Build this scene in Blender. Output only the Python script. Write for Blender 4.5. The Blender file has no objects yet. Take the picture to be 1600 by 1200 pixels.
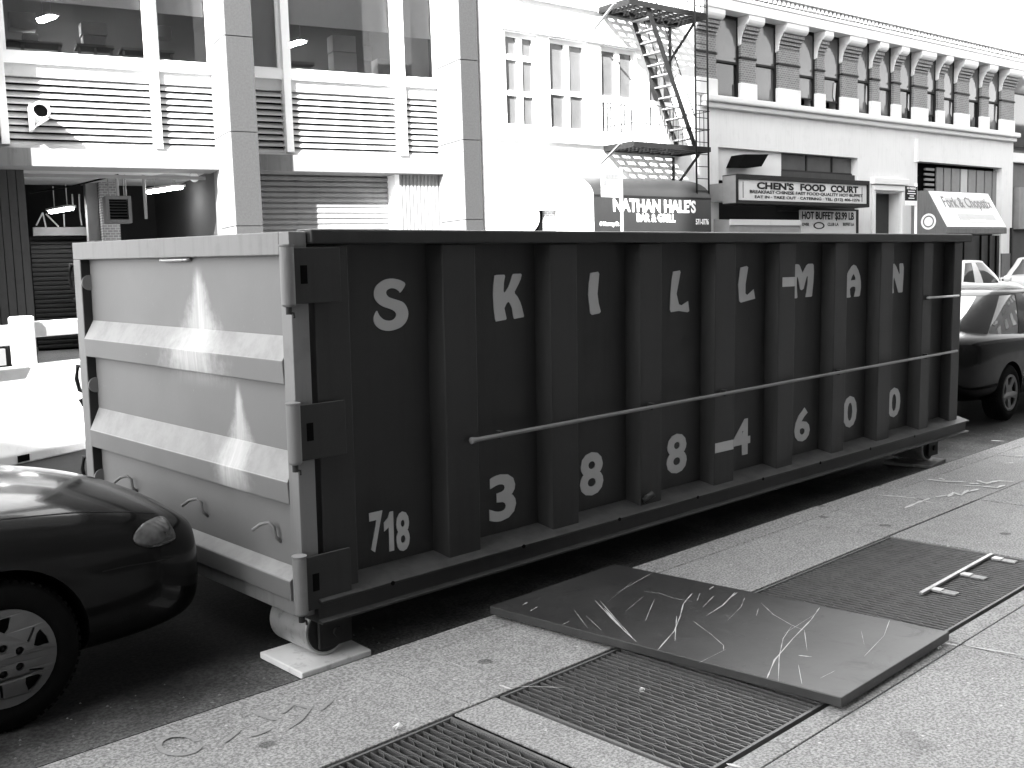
import bpy, bmesh, math, random
from mathutils import Vector, Matrix
from mathutils.bvhtree import BVHTree

random.seed(7)
SC = bpy.context.scene
COL = SC.collection

# ---------------------------------------------------------------- camera
FPX, CX, CY = 1631.36, 800.0, 600.0            # focal length in photo pixels (1600 x 1200)
CAM_YAW, CAM_PITCH, CAM_ROLL = 0.81099, 0.10549, -0.03074
CAM = Vector((-2.4437, -3.98019, 1.79631))
cfw = Vector((math.cos(CAM_YAW) * math.cos(CAM_PITCH), math.sin(CAM_YAW) * math.cos(CAM_PITCH), -math.sin(CAM_PITCH)))
crt = Vector((math.sin(CAM_YAW), -math.cos(CAM_YAW), 0))
cup = crt.cross(cfw)
RT = crt * math.cos(CAM_ROLL) + cup * math.sin(CAM_ROLL)
UP = cup * math.cos(CAM_ROLL) - crt * math.sin(CAM_ROLL)
cd = bpy.data.cameras.new('camera')
cam = bpy.data.objects.new('camera', cd)
COL.objects.link(cam)
cd.sensor_width = 36.0
cd.lens = 36.0 * FPX / 1600.0
cd.clip_start, cd.clip_end = 0.05, 2000
m3 = Matrix((RT, UP, -cfw)).transposed()
cam.matrix_world = Matrix.Translation(CAM) @ m3.to_4x4()
SC.camera = cam
SC.render.resolution_x, SC.render.resolution_y = 1024, 768

# ---------------------------------------------------------------- light
SUN_DIR = Vector((1.25, 0.72, -0.95)).normalized()      # direction the sunlight travels
to_sun = -SUN_DIR
sun_el = math.asin(to_sun.z)
sun_az = math.atan2(to_sun.x, to_sun.y)                 # clockwise from +Y
world = bpy.data.worlds.new('World')
SC.world = world
world.use_nodes = True
wn, wl = world.node_tree.nodes, world.node_tree.links
sky = wn.new('ShaderNodeTexSky')
sky.sky_type = 'NISHITA'
sky.sun_disc = False
sky.sun_elevation = sun_el
sky.sun_rotation = sun_az
bw = wn.new('ShaderNodeRGBToBW')                        # black-and-white film
wl.new(sky.outputs[0], bw.inputs[0])
wl.new(bw.outputs[0], wn['Background'].inputs[0])
wn['Background'].inputs[1].default_value = 0.15
sd = bpy.data.lights.new('sun', 'SUN')
sd.energy = 5.0
sd.angle = math.radians(0.53)
sun = bpy.data.objects.new('sun', sd)
COL.objects.link(sun)
sun.rotation_euler = SUN_DIR.to_track_quat('-Z', 'Y').to_euler()
SC.view_settings.view_transform = 'Standard'
SC.view_settings.look = 'None'
SC.view_settings.gamma = 1.0
SC.view_settings.use_curve_mapping = False
SC.view_settings.exposure = 3.0
SC.cycles.max_bounces = 6
SC.cycles.diffuse_bounces = 4
SC.cycles.glossy_bounces = 3
SC.cycles.transmission_bounces = 2
SC.cycles.transparent_max_bounces = 6


# ---------------------------------------------------------------- helpers
def ray(px, py):
    return RT * ((px - CX) / FPX) - UP * ((py - CY) / FPX) + cfw


def on_z(px, py, z):
    d = ray(px, py)
    return CAM + d * ((z - CAM.z) / d.z)


class Frame:
    """A facade: local x along it, local y into the building, z up."""
    def __init__(s, ox, oy, yaw):
        s.o, s.yaw = Vector((ox, oy, 0)), math.radians(yaw)
        c, n = math.cos(s.yaw), math.sin(s.yaw)
        s.du, s.dn = Vector((c, n, 0)), Vector((-n, c, 0))

    def uz(s, px, py, d=0.0):
        r = ray(px, py)
        t = (d - (CAM - s.o).dot(s.dn)) / r.dot(s.dn)
        p = CAM + r * t - s.o
        return p.dot(s.du), p.z

    def u(s, px, py, d=0.0):
        return s.uz(px, py, d)[0]

    def z(s, px, py, d=0.0):
        return s.uz(px, py, d)[1]

    def rect(s, xl, xr, yt, yb, d=0.0):
        xm, ym = (xl + xr) / 2, (yt + yb) / 2
        return s.u(xl, ym, d), s.u(xr, ym, d), s.z(xm, yb, d), s.z(xm, yt, d)

    def place(s, o):
        o.location = s.o
        o.rotation_euler = (0, 0, s.yaw)


FA = Frame(13.5, 13.4, -15.0)       # garage building on the left
GA = Frame(14.0, 13.5, -4.72)       # white building and food court building


class MB:
    def __init__(s):
        s.v, s.f = [], []

    def add(s, vs, fs):
        b = len(s.v)
        s.v += [tuple(v) for v in vs]
        s.f += [tuple(b + i for i in f) for f in fs]
        return s

    def box(s, x0, x1, y0, y1, z0, z1):
        x0, x1 = min(x0, x1), max(x0, x1)
        y0, y1 = min(y0, y1), max(y0, y1)
        z0, z1 = min(z0, z1), max(z0, z1)
        return s.add([(x0, y0, z0), (x1, y0, z0), (x1, y1, z0), (x0, y1, z0), (x0, y0, z1), (x1, y0, z1), (x1, y1, z1), (x0, y1, z1)],
                     [(0, 3, 2, 1), (4, 5, 6, 7), (0, 1, 5, 4), (1, 2, 6, 5), (2, 3, 7, 6), (3, 0, 4, 7)])

    def prism(s, poly, ax, a, b):
        """polygon extruded along axis ax (0: poly is (y,z); 1: (x,z); 2: (x,y))"""
        def mk(p, t):
            return [(t, p[0], p[1]), (p[0], t, p[1]), (p[0], p[1], t)][ax]
        n = len(poly)
        vs = [mk(p, a) for p in poly] + [mk(p, b) for p in poly]
        fs = [tuple(range(n))[::-1], tuple(range(n, 2 * n))]
        for i in range(n):
            j = (i + 1) % n
            fs.append((i, j, n + j, n + i))
        return s.add(vs, fs)

    def tube(s, pts, r, n=8):
        pts = [Vector(p) for p in pts]
        rings = []
        for i, p in enumerate(pts):
            t = (pts[min(i + 1, len(pts) - 1)] - pts[max(i - 1, 0)]).normalized()
            a = Vector((0, 0, 1)) if abs(t.z) < .9 else Vector((1, 0, 0))
            e1 = t.cross(a).normalized()
            e2 = t.cross(e1)
            rr = r[i] if isinstance(r, (list, tuple)) else r
            rings.append([p + (e1 * math.cos(2 * math.pi * k / n) + e2 * math.sin(2 * math.pi * k / n)) * rr for k in range(n)])
        vs = [v for R in rings for v in R]
        fs = []
        for i in range(len(pts) - 1):
            for k in range(n):
                k2 = (k + 1) % n
                fs.append((i * n + k, i * n + k2, (i + 1) * n + k2, (i + 1) * n + k))
        fs.append(tuple(range(n))[::-1])
        fs.append(tuple(range((len(pts) - 1) * n, len(pts) * n)))
        return s.add(vs, fs)

    def bar(s, p0, p1, w, h, up=(0, 0, 1)):
        p0, p1, up = Vector(p0), Vector(p1), Vector(up)
        t = (p1 - p0).normalized()
        e1 = t.cross(up).normalized() * (w / 2)
        e2 = e1.cross(t).normalized() * (h / 2)
        vs = [p + a * e1 + b * e2 for p in (p0, p1) for a, b in ((-1, -1), (1, -1), (1, 1), (-1, 1))]
        return s.add(vs, [(0, 1, 2, 3), (7, 6, 5, 4), (0, 4, 5, 1), (1, 5, 6, 2), (2, 6, 7, 3), (3, 7, 4, 0)])

    def lathe(s, prof, n=32, axis='y', c=(0, 0, 0), close=False):
        """prof: list of (along axis, radius)"""
        vs = []
        for a, r in prof:
            for k in range(n):
                w = 2 * math.pi * k / n
                p, q = r * math.cos(w), r * math.sin(w)
                vs.append({'y': (c[0] + p, c[1] + a, c[2] + q), 'z': (c[0] + p, c[1] + q, c[2] + a), 'x': (c[0] + a, c[1] + p, c[2] + q)}[axis])
        fs = []
        for i in range(len(prof) - 1):
            for k in range(n):
                k2 = (k + 1) % n
                fs.append((i * n + k, i * n + k2, (i + 1) * n + k2, (i + 1) * n + k))
        if close:
            fs.append(tuple(range(n)))
            fs.append(tuple(range((len(prof) - 1) * n, len(prof) * n))[::-1])
        return s.add(vs, fs)

    def mesh(s, name):
        me = bpy.data.meshes.new(name)
        me.from_pydata(s.v, [], s.f)
        bm = bmesh.new()
        bm.from_mesh(me)
        bmesh.ops.recalc_face_normals(bm, faces=bm.faces)
        bm.to_mesh(me)
        bm.free()
        me.update()
        return me

    def build(s, name, m, parent=None, bevel=0, smooth=False, kind=None, seg=2):
        o = bpy.data.objects.new(name, s.mesh(name))
        COL.objects.link(o)
        o.parent = parent
        if m:
            o.data.materials.append(m)
        if smooth:
            for p in o.data.polygons:
                p.use_smooth = True
        if bevel:
            b = o.modifiers.new('bevel', 'BEVEL')
            b.width, b.segments, b.limit_method = bevel, seg, 'ANGLE'
        if kind:
            o['kind'] = kind
        return o


def BX(name, m, parent, x0, x1, y0, y1, z0, z1, bevel=0, **k):
    return MB().box(x0, x1, y0, y1, z0, z1).build(name, m, parent, bevel, **k)


def smooth_by_angle(o, deg=35):
    for p in o.data.polygons:
        p.use_smooth = True
    try:
        o.data.set_sharp_from_angle(angle=math.radians(deg))
    except Exception:
        pass


def thing(name, label, cat, loc=(0, 0, 0), rot=(0, 0, 0), group=None):
    o = bpy.data.objects.new(name, None)
    o.empty_display_size = .2
    COL.objects.link(o)
    o.location, o.rotation_euler = loc, rot
    o['label'], o['category'] = label, cat
    if group:
        o['group'] = group
    return o


def tag(o, label, cat, group=None):
    o['label'], o['category'] = label, cat
    if group:
        o['group'] = group
    return o


def struct(o):
    o['kind'] = 'structure'
    return o


def copy_tree(o, parent=None):
    c = o.copy()
    COL.objects.link(c)
    c.parent = parent
    for ch in list(o.children):
        copy_tree(ch, c)
    return c


def curve_mesh(splines, thick):
    """filled 2-D outlines (with holes) -> mesh lying in XY, extruded +-thick/2"""
    cu = bpy.data.curves.new('outline', 'CURVE')
    cu.dimensions, cu.fill_mode, cu.extrude = '2D', 'BOTH', thick / 2
    for pts in splines:
        sp = cu.splines.new('POLY')
        sp.points.add(len(pts) - 1)
        for p, q in zip(sp.points, pts):
            p.co = (q[0], q[1], 0, 1)
        sp.use_cyclic_u = True
    return curve_to_mesh(cu)


def curve_to_mesh(cu):
    o = bpy.data.objects.new('tmp', cu)
    COL.objects.link(o)
    dg = bpy.context.evaluated_depsgraph_get()
    me = bpy.data.meshes.new_from_object(o.evaluated_get(dg))
    bpy.data.objects.remove(o)
    bpy.data.curves.remove(cu)
    return me


def stand(me, name, m, parent, x0, x1, z0, z1, y, thick=None, fit=True, shear=0.0):
    """put a flat XY mesh upright: mesh x -> local x, mesh y -> local z, in the plane local y = y"""
    xs = [v.co.x for v in me.vertices]
    ys = [v.co.y for v in me.vertices]
    if not xs:
        return None
    a, b, c, d = min(xs), max(xs), min(ys), max(ys)
    for v in me.vertices:
        x, yy, zz = v.co
        if fit:
            X = x0 + (x - a) / max(b - a, 1e-6) * (x1 - x0)
            Z = z0 + (yy - c) / max(d - c, 1e-6) * (z1 - z0)
        else:
            X, Z = x, yy
        v.co = (X, y - zz, Z + shear * (X - x0))
    me.materials.clear()
    me.materials.append(m)
    o = bpy.data.objects.new(name, me)
    COL.objects.link(o)
    o.parent = parent
    return o


def text(body, name, m, parent, x0, x1, z0, z1, y, bold=0.02, thick=.004, shear=0.0):
    cu = bpy.data.curves.new('text', 'FONT')
    cu.body, cu.offset, cu.extrude, cu.resolution_u = body, bold, .001, 3
    me = curve_to_mesh(cu)
    for v in me.vertices:
        v.co.z = thick / 2 if v.co.z > 0 else -thick / 2
    return stand(me, name, m, parent, x0, x1, z0, z1, y, shear=shear)


def smooth_closed(pts, n=4):
    """Catmull-Rom through a closed outline"""
    out, L = [], len(pts)
    for i in range(L):
        p0, p1, p2, p3 = (Vector(pts[(i + k) % L]).to_2d() if len(pts[0]) > 2 else Vector(pts[(i + k) % L]) for k in (-1, 0, 1, 2))
        for k in range(n):
            t = k / n
            q = .5 * ((2 * p1) + (p2 - p0) * t + (2 * p0 - 5 * p1 + 4 * p2 - p3) * t * t + (3 * p1 - p0 - 3 * p2 + p3) * t ** 3)
            out.append((q.x, q.y))
    return out


# ---------------------------------------------------------------- materials (all grey: black-and-white photograph)
class NT:
    def __init__(s, name):
        s.m = bpy.data.materials.new(name)
        s.m.use_nodes = True
        s.t = s.m.node_tree
        s.b = s.t.nodes['Principled BSDF']
        s.tc = s.t.nodes.new('ShaderNodeTexCoord')

    def n(s, typ, **kw):
        x = s.t.nodes.new(typ)
        for k, v in kw.items():
            setattr(x, k, v)
        return x

    def l(s, a, b):
        s.t.links.new(a, b)

    def val(s, x, inp):
        if hasattr(x, 'is_output') or hasattr(x, 'links'):
            s.l(x, inp)
        else:
            inp.default_value = x

    def math(s, op, a, b=0.0, c=None, clamp=False):
        x = s.n('ShaderNodeMath', operation=op, use_clamp=clamp)
        s.val(a, x.inputs[0])
        s.val(b, x.inputs[1])
        if c is not None:
            s.val(c, x.inputs[2])
        return x.outputs[0]

    def noise(s, scale, detail=4, rough=.55, vec=None, dist=0):
        x = s.n('ShaderNodeTexNoise')
        x.inputs['Scale'].default_value = scale
        x.inputs['Detail'].default_value = detail
        x.inputs['Roughness'].default_value = rough
        x.inputs['Distortion'].default_value = dist
        s.l(vec or s.tc.outputs['Object'], x.inputs['Vector'])
        return x.outputs['Fac']

    def vor(s, scale, vec=None, feature='F1', rnd=1.0):
        x = s.n('ShaderNodeTexVoronoi', feature=feature)
        x.inputs['Scale'].default_value = scale
        x.inputs['Randomness'].default_value = rnd
        s.l(vec or s.tc.outputs['Object'], x.inputs['Vector'])
        return x

    def mapping(s, scale, vec=None):
        x = s.n('ShaderNodeMapping')
        x.inputs['Scale'].default_value = scale
        s.l(vec or s.tc.outputs['Object'], x.inputs['Vector'])
        return x.outputs[0]

    def ramp(s, f, a, b, lo=0.0, hi=1.0):
        x = s.n('ShaderNodeMapRange', interpolation_type='SMOOTHSTEP')
        s.val(f, x.inputs[0])
        x.inputs[1].default_value, x.inputs[2].default_value = a, b
        x.inputs[3].default_value, x.inputs[4].default_value = lo, hi
        return x.outputs[0]

    def mix(s, f, a, b):
        x = s.n('ShaderNodeMix', data_type='FLOAT')
        s.val(f, x.inputs[0])
        s.val(a, x.inputs[2])
        s.val(b, x.inputs[3])
        return x.outputs[0]

    def sep(s):
        x = s.n('ShaderNodeSeparateXYZ')
        s.l(s.tc.outputs['Object'], x.inputs[0])
        return x.outputs

    def col(s, f):
        x = s.n('ShaderNodeCombineColor')
        for i in range(3):
            s.val(f, x.inputs[i])
        s.l(x.outputs[0], s.b.inputs['Base Color'])
        return s

    def bump(s, f, strength=.3, dist=.01):
        x = s.n('ShaderNodeBump')
        x.inputs['Strength'].default_value, x.inputs['Distance'].default_value = strength, dist
        s.val(f, x.inputs['Height'])
        s.l(x.outputs[0], s.b.inputs['Normal'])
        return s

    def rough(s, f):
        s.val(f, s.b.inputs['Roughness'])
        return s

    def set(s, **k):
        for a, v in k.items():
            s.b.inputs[a.replace('_', ' ')].default_value = v
        return s


def M(name, c, rough=.7, var=.12, scale=3.0, bump=0.0, bscale=40.0, metal=0.0, spec=.5, dirt=0.0, streak=0.0, dust=0.0):  # dust: ledge dust; on the door frame also painted-in sky light
    t = NT(name)
    f = t.noise(scale, 4)
    v = t.math('MULTIPLY_ADD', t.math('SUBTRACT', f, .5), 2 * var, 1.0)
    if dirt:
        d = t.ramp(t.noise(scale * 2.3, 6, .65), .52, .72)
        v = t.math('MULTIPLY', v, t.mix(d, 1.0, 1 - dirt))
    if streak:
        g = t.ramp(t.noise(6, 4, .6, t.mapping((3, 3, .18))), .45, .75)
        v = t.math('MULTIPLY', v, t.mix(g, 1.0, 1 - streak))
    cv = t.math('MULTIPLY', v, c)
    if dust:                                       # paler upward faces: ledge dust, painted-in sky light on the door frame; paint chips
        gn = t.n('ShaderNodeNewGeometry')
        sx = t.n('ShaderNodeSeparateXYZ')
        t.l(gn.outputs['Normal'], sx.inputs[0])
        up = t.math('MULTIPLY', t.ramp(sx.outputs[2], .35, .9), t.ramp(t.noise(9, 5, .7), .25, .65, .35, 1.0))
        cv = t.mix(up, cv, dust)
        chip = t.math('MULTIPLY', t.ramp(t.noise(38, 4, .75), .70, .73), t.ramp(t.noise(1.9, 3), .52, .62))
        cv = t.mix(chip, cv, dust * 1.4)
    t.col(cv)
    t.rough(rough)
    if bump:
        t.bump(t.noise(bscale, 4), bump, .005)
    t.set(Metallic=metal, Specular_IOR_Level=spec)
    return t.m


def emit(name, s):
    t = NT(name)
    t.set(Emission_Strength=s)
    t.b.inputs['Emission Color'].default_value = (1, 1, 1, 1)
    t.col(.8)
    return t.m


def glass(name, tint=.5, refl=1.45, rough=.02):
    """thin window pane: transparent, with a mirror reflection that grows at grazing angles"""
    t = NT(name)
    tr = t.n('ShaderNodeBsdfTransparent')
    tr.inputs[0].default_value = (tint, tint, tint, 1)
    gl = t.n('ShaderNodeBsdfGlossy')
    gl.inputs['Roughness'].default_value = rough
    fr = t.n('ShaderNodeFresnel')
    fr.inputs['IOR'].default_value = refl
    mx = t.n('ShaderNodeMixShader')
    t.l(fr.outputs[0], mx.inputs[0])
    t.l(tr.outputs[0], mx.inputs[1])
    t.l(gl.outputs[0], mx.inputs[2])
    t.l(mx.outputs[0], t.t.nodes['Material Output'].inputs['Surface'])
    t.t.nodes.remove(t.b)
    return t.m


def concrete(name, base, grain=150.0, gum=True, gutter=False):
    t = NT(name)
    big = t.noise(.9, 5, .6)
    v = t.mix(t.ramp(big, .3, .7), .92, 1.05)
    med = t.noise(9, 4, .6)
    v = t.math('MULTIPLY', v, t.mix(t.ramp(med, .25, .75), .94, 1.05))
    sp = t.noise(grain, 2, .7)
    v = t.math('MULTIPLY', v, t.mix(t.ramp(sp, .32, .68), .58, 1.36))
    vo = t.vor(grain * .33)
    white = t.ramp(vo.outputs['Distance'], .10, .24, 1.0, 0.0)
    keep = t.math('GREATER_THAN', t.noise(grain * .4, 1), .56)
    v = t.math('MULTIPLY_ADD', t.math('MULTIPLY', white, keep), .80, v)
    if gum:
        wv = t.n('ShaderNodeVectorMath', operation='ADD')
        nz = t.n('ShaderNodeTexNoise')
        nz.inputs['Scale'].default_value = 14
        t.l(t.tc.outputs['Object'], nz.inputs['Vector'])
        sc = t.n('ShaderNodeVectorMath', operation='SCALE')
        sc.inputs['Scale'].default_value = .05
        t.l(nz.outputs['Color'], sc.inputs[0])
        t.l(t.tc.outputs['Object'], wv.inputs[0])
        t.l(sc.outputs[0], wv.inputs[1])
        g = t.vor(3.4, wv.outputs[0])
        spot = t.ramp(g.outputs['Distance'], .095, .135, 1.0, 0.0)
        sepc = t.n('ShaderNodeSeparateColor')
        t.l(g.outputs['Color'], sepc.inputs[0])
        on = t.math('GREATER_THAN', sepc.outputs[0], .52)
        v = t.math('MULTIPLY', v, t.mix(t.math('MULTIPLY', spot, on), 1.0, .50))
        st = t.ramp(t.noise(2.2, 6, .7, dist=.6), .56, .75)
        v = t.math('MULTIPLY', v, t.mix(st, 1.0, .76))
    if gutter:                                     # pale gutter dust; beyond it, shade under car and dumpster painted into the road
        y = t.sep()[1]
        g = t.math('MULTIPLY_ADD', t.math('SUBTRACT', t.noise(1.7, 5, .6), .5), .9, y)
        v = t.math('MULTIPLY', v, t.ramp(g, -.22, .55, 1.10, .10))
    t.col(t.math('MULTIPLY', v, base))
    t.rough(.9)
    t.bump(t.math('ADD', t.noise(grain * .6, 3), t.math('MULTIPLY', t.noise(14, 3), 2.0)), .35, .004)
    t.set(Specular_IOR_Level=.25)
    return t.m


MAT = {}
MAT['concrete'] = concrete('sidewalk concrete', .345, 95)
MAT['curb'] = concrete('curb concrete', .32, 70)
MAT['joint'] = M('joint dirt', .06, .95, .3, 8)
MAT['asphalt'] = concrete('asphalt', .15, 60, False, gutter=True)
MAT['ground'] = M('ground', .12, .95)
MAT['dstr'] = M('charcoal painted steel', .021, .50, .22, 1.6, .12, 70, dirt=.12, streak=.22, spec=.33, dust=.075)
MAT['steel_dark'] = M('dark worn steel', .025, .6, .3, 5, .2, 60, .2, spec=.25)
MAT['letter'] = M('pale sprayed letter paint', .45, .6, .10, 9)
MAT['black_void'] = M('shadow black', .004, .95, spec=.05)
MAT['white_board'] = M('white painted board', .80, .6, .12, 6, .15, 60, dirt=.25)
MAT['bare_steel'] = M('worn bare steel', .46, .42, .35, 9, .25, 50, .6, dirt=.4)
MAT['grate'] = M('grate steel', .155, .55, .35, 12, .2, 80, .5, dirt=.3)
MAT['grate_edge'] = M('grate frame steel', .17, .6, .3, 10, .2, 80, .3)
MAT['marking'] = M('white marking paint', .68, .8, .25, 20, dirt=.3)
MAT['scratch'] = M('bright scratch', .55, .7, .3, 30)
MAT['sheet'] = None
MAT['rubber'] = M('tyre rubber', .006, .85, .2, 20, .2, 90, spec=.08)
MAT['hub'] = M('silver wheel cover', .14, .45, .15, 12, metal=.4)
MAT['chrome'] = M('chrome', .7, .12, .05, metal=1.0)
MAT['granite'] = None
MAT['whitewall'] = M('white painted masonry', .78, .8, .06, 1.2, .25, 30, dirt=.10, streak=.06)
MAT['whiteframe'] = M('white painted metal', .80, .55, .05, 2)
MAT['beam'] = M('pale concrete beam', .125, .85, .12, 2.5, .2, 60, dirt=.15, streak=.22)
MAT['slat'] = M('pale louvre metal', .46, .5, .08, 3, dirt=.12)
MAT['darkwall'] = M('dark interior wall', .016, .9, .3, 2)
MAT['darkboard'] = M('dark painted boards', .022, .7, .3, 3, dirt=.3, streak=.2)
MAT['shutter'] = M('grey shutter steel', .17, .5, .12, 2, dirt=.2)
MAT['corrug'] = M('worn corrugated steel', .17, .6, .2, 3, dirt=.25, streak=.3)
MAT['cream'] = M('cream painted stucco', .66, .85, .06, 1.0, .2, 30, dirt=.08, streak=.08)
MAT['creamtrim'] = M('cream painted trim', .68, .8, .05, 2, .1, 40)
MAT['iron'] = M('black painted iron', .010, .55, .3, 10, spec=.2)
MAT['awning'] = M('black awning canvas', .018, .45, .2, 4, .3, 18)
MAT['signface'] = M('grey sign face', .55, .45, .06, 3, dirt=.08)
MAT['signtext'] = M('dark sign lettering', .012, .7, .1, 8, spec=.15)
MAT['signframe'] = M('dark sign frame', .010, .6, .2, 6, spec=.2)
MAT['paperwhite'] = M('white lettering and sun glare', .85, .6, .05, 8)
MAT['glassdark'] = M('dark window glass', .012, .05, .3, 1.5, spec=.7)
MAT['glassgrey'] = M('greyish window glass', .07, .06, .4, 1.2, spec=.7)
MAT['pane'] = glass('window pane', .90, 1.38)
MAT['dusty'] = M('dusty sunlit window glass', .085, .12, .35, 1.4, spec=.4)
MAT['cardboard'] = M('cardboard', .62, .85, .1, 6)
MAT['blind'] = M('roller blind', .45, .85, .05, 6)
MAT['woodgrey'] = M('grey shelf', .22, .8, .1, 6)
MAT['tube_light'] = emit('lit fluorescent lamp', 14.0)
MAT['concrete_white'] = M('white painted barrier', .80, .85, .08, 3, .2, 40, dirt=.12)
MAT['dimgrey'] = M('dim grey metal', .18, .6, .2, 5)
MAT['backbldg'] = M('pale render', .8, .9, .05, .5)
MAT['nearbrick'] = M('brick wall', .15, .9, .2, 1.0)
MAT['debris'] = M('gravel bits', .16, .9, .5, 30)


def granite(name, base):
    t = NT(name)
    v = t.mix(t.ramp(t.noise(26, 3, .7), .3, .7), .75, 1.2)
    w = t.ramp(t.vor(34).outputs['Distance'], .06, .18, 1.0, 0.0)
    k = t.math('GREATER_THAN', t.noise(21, 1), .6)
    v = t.math('MULTIPLY_ADD', t.math('MULTIPLY', w, k), .9, v)
    t.col(t.math('MULTIPLY', v, base))
    t.rough(.55)
    return t.m


MAT['granite'] = granite('dark grey granite', .024)
MAT['granite_lit'] = granite('granite with painted sunlight', .17)  # same granite, with sunlight on the pillar sides put into the colour


def sheet_mat():
    t = NT('scuffed dark sheet')
    v = t.mix(t.ramp(t.noise(2.2, 5, .65), .3, .75), .8, 1.5)
    dust = t.ramp(t.noise(5, 6, .75, dist=1.0), .52, .82)
    v = t.math('MULTIPLY_ADD', dust, .8, v)
    fine = t.ramp(t.noise(60, 3, .8, t.mapping((1, 5, 1))), .66, .80)
    v = t.math('MULTIPLY_ADD', fine, .5, v)
    sp = t.ramp(t.noise(85, 2, .8), .69, .73)
    v = t.math('MULTIPLY_ADD', t.math('MULTIPLY', sp, t.ramp(t.noise(4, 4), .42, .6)), 2.6, v)
    t.col(t.math('MULTIPLY', v, .034))
    t.rough(t.mix(dust, .40, .75))
    t.bump(t.noise(30, 4), .15, .003)
    return t.m


MAT['sheet'] = sheet_mat()


def car_paint(name, c, coat=.16, spec=.12):
    t = NT(name)
    t.col(t.math('MULTIPLY_ADD', t.noise(300, 2), c * .3, c * .85))
    t.rough(t.mix(t.ramp(t.noise(7, 4), .4, .7), .16, .26))
    t.set(Coat_Weight=coat, Coat_Roughness=.05, Specular_IOR_Level=spec)
    return t.m


MAT['paint_dark'] = car_paint('dark car paint', .007)
MAT['paint_black'] = car_paint('black car paint', .002, .16, .08)
MAT['paint_white'] = car_paint('white car paint', .72)
MAT['paint_grey'] = car_paint('pale car paint', .55)
def lens_mat():
    t = NT('headlight lens')
    w = t.n('ShaderNodeTexWave', wave_type='BANDS', bands_direction='Y')
    w.inputs['Scale'].default_value = 22
    w.inputs['Distortion'].default_value = 1.5
    t.l(t.tc.outputs['Object'], w.inputs['Vector'])
    t.col(t.mix(t.ramp(t.noise(7, 3), .35, .65), .025, .16))
    t.rough(.10)
    t.bump(w.outputs['Fac'], .35, .004)
    t.set(Specular_IOR_Level=.7, Coat_Weight=.6)
    return t.m


MAT['lens'] = lens_mat()
MAT['glassbright'] = M('mirror-bright car glass', .05, .04, .2, 2, spec=1.0)
MAT['glassbright'].node_tree.nodes['Principled BSDF'].inputs['Coat Weight'].default_value = 1.0
MAT['seam'] = M('dark panel seam', .006, .9)


def door_mat():
    """pale grey painted door with soft reflected light painted in as pale plumes"""
    t = NT('pale grey painted door')
    x, y, z = t.sep()
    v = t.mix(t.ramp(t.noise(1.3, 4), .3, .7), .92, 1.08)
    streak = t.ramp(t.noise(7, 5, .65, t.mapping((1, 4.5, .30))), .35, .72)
    tot = None  # pale plumes: light reflected from windows, painted into the door colour
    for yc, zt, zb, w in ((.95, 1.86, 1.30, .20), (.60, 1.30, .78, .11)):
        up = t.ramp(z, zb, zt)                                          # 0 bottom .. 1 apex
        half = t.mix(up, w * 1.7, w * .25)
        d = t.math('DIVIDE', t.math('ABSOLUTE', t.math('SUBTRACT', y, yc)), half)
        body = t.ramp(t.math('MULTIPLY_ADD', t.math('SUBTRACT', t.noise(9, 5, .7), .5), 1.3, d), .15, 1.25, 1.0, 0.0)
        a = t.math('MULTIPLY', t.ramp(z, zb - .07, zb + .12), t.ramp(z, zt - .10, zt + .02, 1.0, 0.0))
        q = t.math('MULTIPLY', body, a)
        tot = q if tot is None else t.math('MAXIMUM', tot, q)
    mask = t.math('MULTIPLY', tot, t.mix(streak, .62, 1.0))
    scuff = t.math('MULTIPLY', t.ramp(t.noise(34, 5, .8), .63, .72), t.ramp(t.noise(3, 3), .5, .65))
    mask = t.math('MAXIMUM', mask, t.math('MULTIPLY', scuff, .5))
    gn = t.n('ShaderNodeNewGeometry')
    sx = t.n('ShaderNodeSeparateXYZ')
    t.l(gn.outputs['Normal'], sx.inputs[0])
    up = t.math('MULTIPLY', t.ramp(sx.outputs[2], .15, .55), t.ramp(t.noise(6, 5, .7), .25, .65, .45, 1.0))  # upward faces paler: ledge dust, plus sky light put into the colour
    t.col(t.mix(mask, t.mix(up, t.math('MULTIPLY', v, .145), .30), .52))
    t.rough(.58)
    t.bump(t.noise(50, 4), .12, .004)
    return t.m


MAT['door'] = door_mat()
MAT['door_frame'] = M('pale grey painted steel', .165, .55, .10, 2.5, .12, 60, dirt=.15, streak=.18, dust=.30)  # its pale upward faces carry sky light put into the colour


def brick_mat(name, base, sc):
    t = NT(name)
    b = t.n('ShaderNodeTexBrick')
    mp = t.n('ShaderNodeMapping')
    mp.inputs['Rotation'].default_value = (math.radians(90), 0, 0)
    t.l(t.tc.outputs['Object'], mp.inputs['Vector'])
    t.l(mp.outputs[0], b.inputs['Vector'])
    b.inputs['Scale'].default_value = sc
    for i, c in ((1, base * .85), (2, base * 1.2), (3, base * 2.0)):
        b.inputs[i].default_value = (c, c, c, 1)
    b.inputs['Mortar Size'].default_value = .03
    t.l(b.outputs['Color'], t.b.inputs['Base Color'])
    t.rough(.85)
    t.bump(b.outputs['Fac'], .4, -.01)
    return t.m


MAT['brick'] = brick_mat('pier brick', .15, 4.2)

# ================================================================ the setting: ground, road, kerb, sidewalk
SW = .13                       # sidewalk level above the gutter
CURB_Y = -.26
TILT = 0.02136                 # crown of the roadway
GX0, GX1, GY0, GY1 = -2.9, 3.50, -2.00, -1.03           # row of vault gratings


def road_z(y):
    return TILT * min(max(y, -.3), 4.6)


def gy(x):                                                # line of the far facades
    return GA.o.y + math.tan(GA.yaw) * (x - GA.o.x)


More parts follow.
